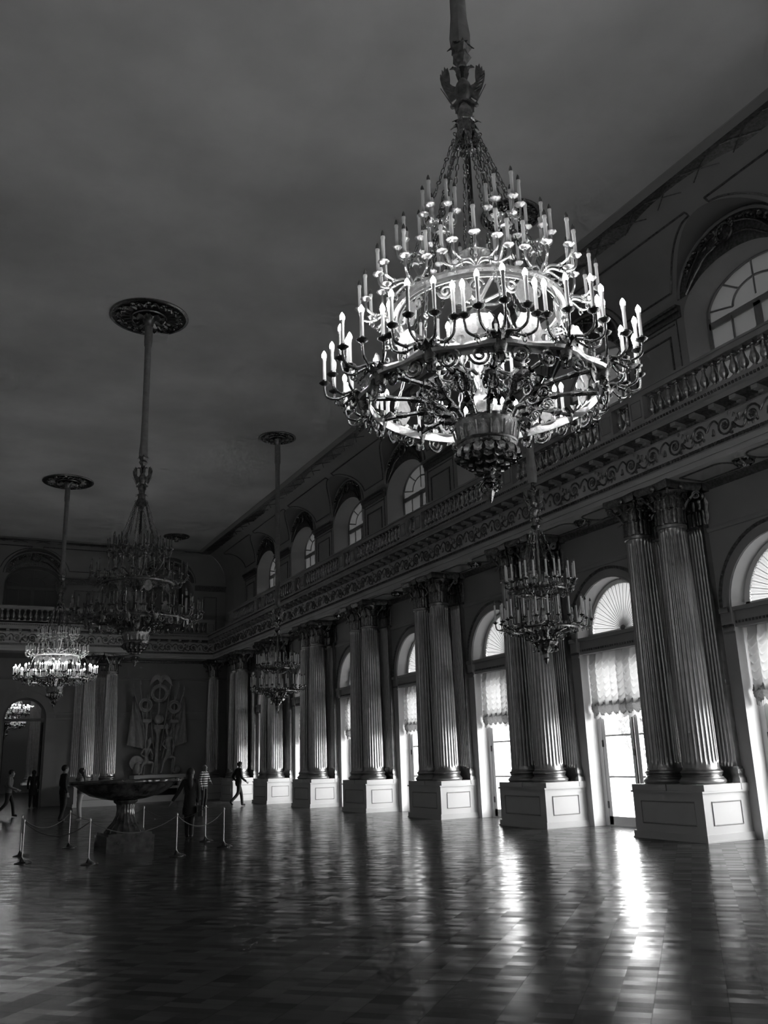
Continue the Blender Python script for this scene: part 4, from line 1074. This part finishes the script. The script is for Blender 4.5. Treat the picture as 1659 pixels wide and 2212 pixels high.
def person(x, y, rot, H, label, pose, top, legs_m, hair='short', hairm=HAIRD, coat=False, shoes=SHOE, extra=None):
    """faces +x in its own frame; pose: joint overrides in units of a 1.75 m figure"""
    k = H/1.75
    J = dict(pel=(0, 0, .95), spn=(.01, 0, 1.12), chs=(.01, 0, 1.33), nek=(.0, 0, 1.49), hed=(.03, 0, 1.58), top=(.02, 0, 1.69),
             lsh=(0, .19, 1.42), lel=(-.02, .24, 1.14), lwr=(.06, .23, .90), rsh=(0, -.19, 1.42), rel=(-.02, -.24, 1.14), rwr=(.06, -.23, .90),
             lhp=(0, .09, .92), lkn=(.02, .10, .50), lan=(-.02, .10, .09), lto=(.13, .11, .04), rhp=(0, -.09, .92), rkn=(.02, -.10, .50), ran=(-.02, -.10, .09), rto=(.13, -.11, .04))
    J.update(pose); V = {a: Vector(b)*k for a, b in J.items()}
    R = dict(pel=.085, spn=.085, chs=.095, nek=.052, hed=.085, top=.075, lsh=.05, lel=.038, lwr=.028, lhp=.075, lkn=.05, lan=.036, lto=.03)
    for q in ('sh', 'el', 'wr', 'hp', 'kn', 'an', 'to'): R['r'+q] = R['l'+q]
    def rad(a, f=1): r = R[a]; return tuple(i*k*f for i in r) if isinstance(r, tuple) else r*k*f
    E = [('pel', 'spn'), ('spn', 'chs'), ('chs', 'nek'), ('nek', 'hed'), ('hed', 'top')]
    for s in 'lr': E += [('chs', s+'sh'), (s+'sh', s+'el'), (s+'el', s+'wr'), ('pel', s+'hp'), (s+'hp', s+'kn'), (s+'kn', s+'an'), (s+'an', s+'to')]
    P = {a: (tuple(V[a]), rad(a)) for a in V}
    for s in 'lr':      # hands: palm, four fingers and a thumb
        d = (V[s+'wr']-V[s+'el']).normalized(); side = d.cross(Vector((0, 1, 0))).normalized() if abs(d.y) < .9 else Vector((1, 0, 0)); fw = side
        if fw.x < 0: fw = -fw
        pal = V[s+'wr']+d*.06*k; P[s+'pa'] = (tuple(pal), .024*k); E.append((s+'wr', s+'pa'))
        for i in range(4):
            off = fw*(.028-.019*i)*k; ln = (.072, .08, .076, .06)[i]*k; b = pal+d*.035*k+off; t = b+d*ln*.55+fw*.004*k; u = t+d*ln*.45*.8+Vector((0, -.012 if s == 'l' else .012, 0))*k
            for nm, q, rr in (('b', b, .0095), ('t', t, .0085), ('u', u, .007)): P[f'{s}f{i}{nm}'] = (tuple(q), rr*k)
            E += [(s+'pa', f'{s}f{i}b'), (f'{s}f{i}b', f'{s}f{i}t'), (f'{s}f{i}t', f'{s}f{i}u')]
        b = V[s+'wr']+d*.03*k+fw*.03*k; t = b+d*.03*k+fw*.02*k
        P[s+'th'] = (tuple(b), .010*k); P[s+'tt'] = (tuple(t), .008*k); E += [(s+'wr', s+'th'), (s+'th', s+'tt')]
    root = thing('person', label, 'person', (x, y, 0), (0, 0, rot))
    body = ob('body', skin_mesh(P, E, [SKIN], 'body'), root)
    # face: nose, brow and ears as small raised pieces of one mesh
    hc = V['hed']*.45+V['top']*.55; m = M()
    m.ball(tuple(hc+Vector((.012, 0, -.015))*k), .098*k, 14, 10, 0, None, (1.0, .80, 1.22)); m.ball(tuple(hc+Vector((.112, 0, -.03))*k), .020*k, 6, 5, 0, None, (1, .7, 1.4))
    m.ball(tuple(hc+Vector((.088, 0, -.085))*k), .03*k, 8, 5, 0, None, (.6, 1, .35)); m.ball(tuple(hc+Vector((.05, 0, -.12))*k), .04*k, 8, 5)
    for sg in (-1, 1): m.ball(tuple(hc+Vector((0, sg*.082, -.02))*k), .026*k, 6, 5, 0, None, (.8, .4, 1.3)); m.ball(tuple(hc+Vector((.088, sg*.03, .0))*k), .013*k, 6, 4, 0)
    m.build('head', SKIN, root)
    m = M()
    if hair == 'short': m.ball(tuple(hc+Vector((-.02, 0, .03))*k), .112*k, 14, 8, 0, None, (1.0, .86, .98))
    else:
        m.ball(tuple(hc+Vector((-.025, 0, .02))*k), .115*k, 14, 8, 0, None, (1.0, .92, 1.06))
        a = hc+Vector((-.055, 0, -.0))*k; m.tube(cr([a, a+Vector((-.03, 0, -.14))*k, a+Vector((-.06, 0, -.28))*k, a+Vector((-.075, 0, -.42))*k], 4), [.075*k]*5+[.085*k]*4+[.08*k, .07*k, .05*k, .02*k], 12, 0, False)
    m.build('hair', hairm, root)
    # clothing: lofted trunk with sleeves, lofted seat with trouser legs
    def loft(m, rings, n=16):
        rows = []
        for c, rx, ry in rings: rows.append([(c.x+rx*k*cos(2*pi*i/n), c.y+ry*k*sin(2*pi*i/n), c.z) for i in range(n)])
        m.grid(rows, 0, None, True); m.add(rows[0], [tuple(range(n-1, -1, -1))]); m.add(rows[-1], [tuple(range(n))])
    def sp(z):      # point on the spine at height z of the 1.75 m figure
        Q = [V['pel'], V['spn'], V['chs'], V['nek']]; z *= k
        for p, q in zip(Q, Q[1:]):
            if z <= q.z or q is Q[-1]: t = (z-p.z)/(q.z-p.z); r_ = p.lerp(q, t); return Vector((r_.x, r_.y, z))
    nar = .9 if hair == 'long' else 1
    m = M(); lo = [(sp(.86), .115, .165*nar+.008), (sp(.95), .125, .172*nar), (sp(1.10), .112, .150*nar), (sp(1.25), .130, .175*nar), (sp(1.36), .125, .190*nar), (sp(1.42), .10, .175*nar), (sp(1.465), .075, .11), (sp(1.50), .06, .065)]
    if coat:
        hm = (V['lkn']+V['rkn'])/2; lo = [(Vector((hm.x*.8, hm.y, .60*k)), .155, .185), (Vector((hm.x*.5, hm.y, .74*k)), .145, .185)] + lo
    loft(m, lo)
    for s in 'lr':
        sh = V[s+'sh']; m.tube(cr([sh+Vector((0, -.06 if s == 'l' else .06, .0))*k, sh, V[s+'el'], V[s+'wr']], 5), [.070*k]*6+[.062*k-.012*k*i/5 for i in range(5)]+[.050*k-.01*k*i/4 for i in range(5)], 9)
    m.build('coat' if coat else 'jacket', top, root, sharp=80)
    m = M(); pc = V['pel']; loft(m, [(Vector((pc.x, pc.y, .80*k)), .10, .145), (Vector((pc.x, pc.y, .88*k)), .118, .165*nar), (sp(.98), .112, .150*nar)])
    for s in 'lr': m.tube(cr([V[s+'hp']+Vector((0, 0, -.02))*k, V[s+'kn'], V[s+'an']+Vector((0, 0, .0))*k], 6), [.098*k-.030*k*i/6 for i in range(6)]+[.068*k-.014*k*i/6 for i in range(7)], 10)
    m.build('trousers', legs_m, root, sharp=80)
    for s in 'lr':
        a, t = V[s+'an'], V[s+'to']; d = (t-a); h = a-d*.35
        ob('shoe', skin_mesh({'h': (tuple(h-Vector((0, 0, .03))*k), .045*k), 'a': (tuple(a+Vector((0, 0, -.02))*k), .05*k), 't': (tuple(t), .042*k)}, [('h', 'a'), ('a', 't')], [shoes], 'shoe'), root)
    if extra: extra(root, V, k)
    return root
STRIDE = dict(lhp=(.02, .09, .92), lkn=(.16, .09, .52), lan=(.22, .09, .09), lto=(.37, .10, .045), rhp=(-.01, -.09, .92), rkn=(-.06, -.10, .52), ran=(-.36, -.10, .20), rto=(-.27, -.10, .06),
              lel=(-.14, .23, 1.17), lwr=(.02, .24, .98), rel=(.05, -.23, 1.14), rwr=(.24, -.20, .98), hed=(.07, 0, 1.57), top=(.07, 0, 1.68), nek=(.03, 0, 1.49), chs=(.03, 0, 1.33))
person(11.76, 37.4, .1, 1.78, 'man in dark jacket and jeans walking towards the windows, lit from behind', STRIDE, CL_BLACK, CL_DARK)
def bag(root, V, k):
    m = M(); m.tube(cr([V['rsh']+Vector((.06, .05, .05)), V['rsh']+Vector((-.10, .02, .05)), V['rhp']+Vector((-.15, -.10, .16)), V['rhp']+Vector((-.08, -.17, -.12))], 5), .010, 5); p = V['rhp']+Vector((-.02, -.19, -.22))
    m.box(p.x-.14, p.x+.14, p.y-.05, p.y+.05, p.z-.13, p.z+.12); m.build('shoulder_bag', CL_DARK, root)
person(5.88, 22.6, 1.25, 1.63, 'woman from behind in a long black coat with long dark hair, beside the ropes',
       dict(lsh=(0, .17, 1.41), rsh=(0, -.17, 1.41), lel=(.0, .30, 1.17), lwr=(.04, .45, .95), rel=(-.03, -.22, 1.14), rwr=(.03, -.20, .90), lhp=(0, .07, .92), rhp=(0, -.07, .92), lkn=(.05, .07, .5), rkn=(.0, -.06, .5), lan=(.08, .06, .09), lto=(.21, .07, .04), ran=(-.03, -.05, .09), rto=(.10, -.06, .04)), CL_BLACK, CL_BLACK, 'long', HAIRD, True, SHOE, bag)
person(10.25, 37.2, -.9, 1.68, 'person with short light hair in a striped sweater, standing in front of the corner pedestal',
       dict(lel=(.06, .26, 1.16), lwr=(.20, .20, 1.04), rwr=(.05, -.24, .90)), STRIPE, CL_DARK, 'short', HAIRL)
person(4.28, 33.3, .15, 1.84, 'man in a dark suit facing right, behind the left rim of the stone bowl',
       dict(lan=(.02, .10, .09), ran=(-.10, -.10, .09), rto=(.05, -.11, .04), lwr=(.12, .22, .95)), CL_BLACK, CL_BLACK)
person(4.88, 33.5, pi-.2, 1.72, 'woman with dark hair and pale trousers facing the man in the dark suit',
       dict(lel=(.05, .23, 1.16), lwr=(.22, .14, 1.18), lkn=(.04, .10, .5)), CL_GREY, CL_PALE, 'long', HAIRD, False, CL_PALE)
person(2.95, 38.6, -.15, 1.76, 'man in a light jacket and dark trousers walking in from the left',
       dict(STRIDE, rwr=(.30, -.18, 1.02), lwr=(.16, .22, 1.0)), CL_GREY, CL_DARK)
person(4.62, 46.6, 1.4, 1.70, 'dark silhouetted person standing in the arched doorway', {}, CL_BLACK, CL_BLACK, 'long', HAIRD, True)

# ------------------------------------------------------------------ trophy relief with warriors and its pedestal
r = thing('relief_pedestal', 'long white pedestal with dark recesses under the trophy relief', 'pedestal', (10.65, 47.3, 0))
m = M(); m.box(-1.3, 1.3, -.42, .8, 1.14, 1.30); m.build('slab', WHITE, r); m = M(); m.box(-1.2, 1.2, -.05, .8, .30, 1.14); m.build('gap_shade', CL_BLACK, r)  # near-black block: shade of the gap below the slab put into colour
m = M(); m.box(-1.25, 1.25, -.40, .8, 0, .30); m.box(-1.25, 1.25, -.36, -.05, .62, .74); m.box(.95, 1.2, -.38, .8, .3, 1.14); m.box(-1.25, -1.0, -.38, .8, .3, 1.14); m.build('base', WHITE, r)
r = thing('trophy_relief', 'pale plaster relief of warriors, banners and a winged standard on the end wall', 'relief', (10.65, 47.95, 1.30))
def bar(m, x0, z0, x1, z1, rr=.03, y=-.2): m.tube([(x0, y, z0), (x1, y, z1)], rr, 7)
m = M(); bar(m, -.12, 0, .02, 5.0, .045, -.3); m.box(-.24, .24, -.38, -.22, 2.28, 2.48); m.lathe([(.04, 0), (.07, 1.5), (.09, 2.0), (.2, 2.28)], 12, (-.03, -.3, 0)); m.ball((0, -.3, 2.78), .26, 18, 12, 0, None, (1, .6, 1)); m.build('standard', PLASTER, r)
m = M(); m.lathe([(.0, -.12), (.09, -.05), (.11, .08), (.07, .2), (.09, .28), (0, .36)], 12, (.04, -.3, 4.72))
for sg in (-1, 1):
    pts = [(.04, -.22), (.12, -.20), (.20, -.13), (.30, -.20), (.42, -.30), (.52, -.40), (.60, -.48), (.54, -.24), (.46, -.04), (.34, .08), (.20, .12), (.08, .10)]
    m.plate([(sg*x+.04, z+4.95) for x, z in (pts if sg > 0 else pts[::-1])], .10, 0, TR(0, -.3, 0))
m.build('winged_eagle', PLASTER, r)
def wreath(x, z, R, nm='wreath'):
    m = M(); m.ring(R, .05, 0, 24, 6, 0, TR(x, -.28, z) @ Matrix.Rotation(pi/2, 4, 'X'))
    for k in range(22):
        a = 2*pi*k/22
        for q, d in ((-.06, .25), (.06, -.25)): m.ball((0, 0, 0), .075, 7, 5, 0, TR(x+(R+q)*cos(a+d*.3), -.31, z+(R+q)*sin(a+d*.3)) @ Matrix.Rotation(-(a+pi/2+d), 4, 'Y'), (1.15, .55, .5))
    m.build(nm, PLASTER, r)
wreath(.0, 4.1, .38); wreath(-.72, 3.5, .28); wreath(.80, 3.4, .26)
for x0, x1, zt, zb, hang in ((-.30, -1.35, 4.3, .9, 1), (-.55, -1.0, 4.5, .8, 0), (-.2, -.50, 3.8, 1.3, 0), (.25, 1.0, 4.4, .8, 0), (.45, 1.30, 4.2, .7, 2), (.15, .6, 4.6, 1.2, 0)):
    m = M(); bar(m, x0, zb, x1, zt, .025, -.22); m.lathe([(.0, 0), (.06, .06), (.05, .14), (0, .34)], 8, (x1+.0, -.22, zt)); m.build('spear', PLASTER, r)
def banner(sg, top, nm='banner'):
    m = M(); rows = []
    for j in range(15):
        v = j/14; row = []
        for i in range(17):
            u = i/16; edge = Vector((sg*1.25, 4.0)).lerp(Vector((sg*.32, 1.5)), v); out = Vector((sg*1.33, 3.9)).lerp(Vector((sg*1.55, 1.75)), v)
            p = edge.lerp(out, u); row.append((p.x, -.14-.06*sin(u*14+v*2)-.05*sin(pi*u), p.y-.25*v*u*(1 if sg < 0 else .6)-.30*v*(1-u)))
        rows.append(row)
    m.grid(rows); m.tube([rows[0][0], rows[-1][0]], .02, 5); m.build(nm, PLASTER, r, sharp=60)
banner(-1, 1); banner(1, 1)
def shelfs(x, z):
    m = M(); m.box(x-.22, x+.22, -.36, -.2, z, z+.16); m.lathe([(.03, -.9), (.05, -.3), (.08, -.1), (.16, 0)], 10, (x, -.28, z)); bar(m, x-.05, 0, x, z-.7, .03, -.28); bar(m, x, z+.16, x+.02, z+1.4, .03, -.28); m.build('column_standard', PLASTER, r)
shelfs(-.62, 2.62); shelfs(.80, 2.58)
def warrior(x, sg, nm, h=1.0):
    V = {'pel': ((x, -.30, .62), (.15, .13)), 'spn': ((x-sg*.03, -.28, .86), (.12, .10)), 'chs': ((x+sg*.02, -.28, 1.14), (.17, .12)), 'nek': ((x+sg*.08, -.3, 1.33), .055), 'hed': ((x+sg*.12, -.32, 1.45), .085), 'top': ((x+sg*.13, -.32, 1.56), .07),
         's1': ((x+.19, -.28, 1.22), .06), 'e1': ((x+.30, -.34, .95), .045), 'w1': ((x+.24, -.45, .72), .035), 's2': ((x-.17, -.28, 1.22), .06), 'e2': ((x-.30, -.32, .98), .045), 'w2': ((x-.14, -.44, .84), .035),
         'h1': ((x+.10, -.32, .56), .095), 'k1': ((x+.30, -.52, .55), .065), 'a1': ((x+.22, -.46, .08), .045), 't1': ((x+.30, -.58, .045), .04), 'h2': ((x-.10, -.32, .56), .095), 'k2': ((x-.26, -.52, .42), .065), 'a2': ((x-.36, -.40, .07), .045), 't2': ((x-.44, -.50, .045), .04)}
    E_ = [('pel', 'spn'), ('spn', 'chs'), ('chs', 'nek'), ('nek', 'hed'), ('hed', 'top'), ('chs', 's1'), ('s1', 'e1'), ('e1', 'w1'), ('chs', 's2'), ('s2', 'e2'), ('e2', 'w2'), ('pel', 'h1'), ('h1', 'k1'), ('k1', 'a1'), ('a1', 't1'), ('pel', 'h2'), ('h2', 'k2'), ('k2', 'a2'), ('a2', 't2')]
    V = {a: ((p[0], p[1], p[2]*h), q) for a, (p, q) in V.items()}
    o = ob(nm, skin_mesh(V, E_, [PLASTER], nm), r)
    m = M(); c = V['top'][0]; m.lathe([(.13, -.06), (.125, .02), (.09, .12), (.03, .17), (0, .24)], 12, c); m.build('helmet', PLASTER, o)
warrior(-.55, 1, 'seated_warrior', 1.05); warrior(.55, -1, 'standing_warrior', 1.5)
m = M(); m.lathe([(0, .10), (.2, .08), (.36, .03), (.38, 0), (.36, -.03)], 24, T=TR(-1.05, -.25, .60) @ Matrix.Rotation(pi/2, 4, 'X')); m.build('round_shield', PLASTER, r)
m = M(); m.lathe([(.1, 0), (.22, .06), (.25, .3), (.2, .55), (.1, .62)], 14, (-.98, -.26, .02)); m.ball((.95, -.28, .22), .2, 12, 8, 0, None, (1.2, .7, 1)); m.build('cuirass', PLASTER, r)

# ------------------------------------------------------------------ doorway, next room
r = tag(ob('door_1', None, None, (X0, YB+.12, 0)), kind='structure')
m = M(); m.box(-DR, DR, -.06, .06, 4.06, 4.20); m.box(-DR, DR, -.10, .0, 4.15, 4.20); m.box(-DR, -DR+.09, -.05, .05, 0, 4.06); m.box(DR-.09, DR, -.05, .05, 0, 4.06)
n = 24; m.grid([[(-rr*cos(pi*q/n), y, DZ+rr*sin(pi*q/n)) for rr, y in ((.9, -.04), (.9, .04), (DR, .04))] for q in range(n+1)]); m.build('frame', DARKPAINT if False else PANEL, r)
m = M(); pts = [(-.92*cos(pi*k/20), 0, DZ+.92*sin(pi*k/20)) for k in range(21)]; m.add(pts, [tuple(range(21))]); m.build('fanlight_glass', GLASS, r)
for sg in (-1, 1):
    m = M(); m.box(-.03, .03, 0, .88, .02, 4.0); 
    for z in (.3, 1.6, 2.9): m.box(-.045, .045, .14, .74, z, z+1.0)
    m.build('door_leaf', CL_DARK, r, (sg*(DR-.1), .05, 0))
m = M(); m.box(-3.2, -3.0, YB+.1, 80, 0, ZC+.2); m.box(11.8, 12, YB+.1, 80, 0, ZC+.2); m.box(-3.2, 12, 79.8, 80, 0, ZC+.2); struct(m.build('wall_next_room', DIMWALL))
for x, y, n in ((2.35, 55.5, 'left of the opening'), (5.45, 56.5, 'right of the opening')):
    column(x, y, f'dim column of the next room seen through the doorway, {n}', 'columns of the next room')

# ------------------------------------------------------------------ trees outside the tall windows
def tree(x, y, h, label, seed):
    rnd = random.Random(seed); r = thing('leafy_tree', label, 'tree', (x, y, -.6), group='trees in the courtyard')
    m = M(); m.tube(cr([(0, 0, 0), (.05, .03, h*.3), (-.05, 0, h*.6), (0, .1, h*.8)], 4), [.16-.011*i for i in range(13)], 8)
    for k in range(7):
        a = rnd.uniform(0, 6.28); m.tube([(0, 0, h*(.35+.05*k)), (1.2*cos(a), 1.2*sin(a), h*(.5+.05*k))], [.06, .02], 5)
    m.build('trunk', BARK, r); m = M()
    for k in range(1600):
        a, b = rnd.uniform(0, 6.28), rnd.uniform(-1, 1); q = rnd.random()**.4; c = Vector((1.9*q*cos(a)*sqrt(1-b*b), 1.9*q*sin(a)*sqrt(1-b*b), h*.62+h*.36*q*b))
        T = Matrix.Translation(c) @ Euler((rnd.uniform(0, 3), rnd.uniform(0, 3), 0)).to_matrix().to_4x4(); s = rnd.uniform(.08, .16)
        m.add([(-s, 0, 0), (0, -s*.5, 0), (s, 0, 0), (0, s*.5, 0)], [(0,1,2,3)], 0, T)
    m.build('crown', LEAF, r, sharp=180)
tree(23.5, 24.5, 6.0, 'pale tree outside, seen through the glass of the second tall window', 4)

# ------------------------------------------------------------------ light
w = bpy.data.worlds.new('overcast_sky'); sc.world = w; w.use_nodes = True
bg = w.node_tree.nodes['Background']; bg.inputs['Color'].default_value = (1, 1, 1, 1); bg.inputs['Strength'].default_value = SKY
for i, y in enumerate(WINS):
    l = bpy.data.lights.new('window_portal', 'AREA'); l.shape = 'RECTANGLE'; l.size = 2.7; l.size_y = 6.0; l.cycles.is_portal = True
    o = bpy.data.objects.new('window_portal', l); C.objects.link(o); o.matrix_world = Matrix(((0, 0, 1, XW+.74), (1, 0, 0, y), (0, 1, 0, 2.95), (0, 0, 0, 1)))

# ------------------------------------------------------------------ camera
cam = bpy.data.cameras.new('camera'); co = bpy.data.objects.new('camera', cam); C.objects.link(co); sc.camera = co
f, ya, pi_, ro = 1913.2747, .47031375, .27129857, -.03348669
fw = Vector((sin(ya)*cos(pi_), cos(ya)*cos(pi_), sin(pi_))); ri = Vector((cos(ya), -sin(ya), 0)); up = ri.cross(fw)
r2_ = ri*cos(ro)+up*sin(ro); u2_ = -ri*sin(ro)+up*cos(ro)
mw = Matrix.Identity(4)
for i in range(3): mw[i][0] = r2_[i]; mw[i][1] = u2_[i]; mw[i][2] = -fw[i]
mw[2][3] = 1.72; co.matrix_world = mw
cam.sensor_fit = 'VERTICAL'; cam.sensor_height = 36; cam.lens = f/2212*36; cam.clip_end = 300; cam.clip_start = .05

vs = sc.view_settings; sc.display_settings.display_device = 'sRGB'
vs.view_transform = 'Standard'; vs.look = 'None'; vs.gamma = 1; vs.use_curve_mapping = False; vs.exposure = EXPO
cy = sc.cycles; cy.max_bounces = 7; cy.diffuse_bounces = 3; cy.glossy_bounces = 3; cy.transmission_bounces = 3; cy.use_adaptive_sampling = True; cy.adaptive_threshold = .09; cy.adaptive_min_samples = 16; cy.transparent_max_bounces = 8
cy.caustics_reflective = True; cy.caustics_refractive = False; cy.sample_clamp_indirect = 6; cy.use_denoising = True; cy.use_light_tree = True
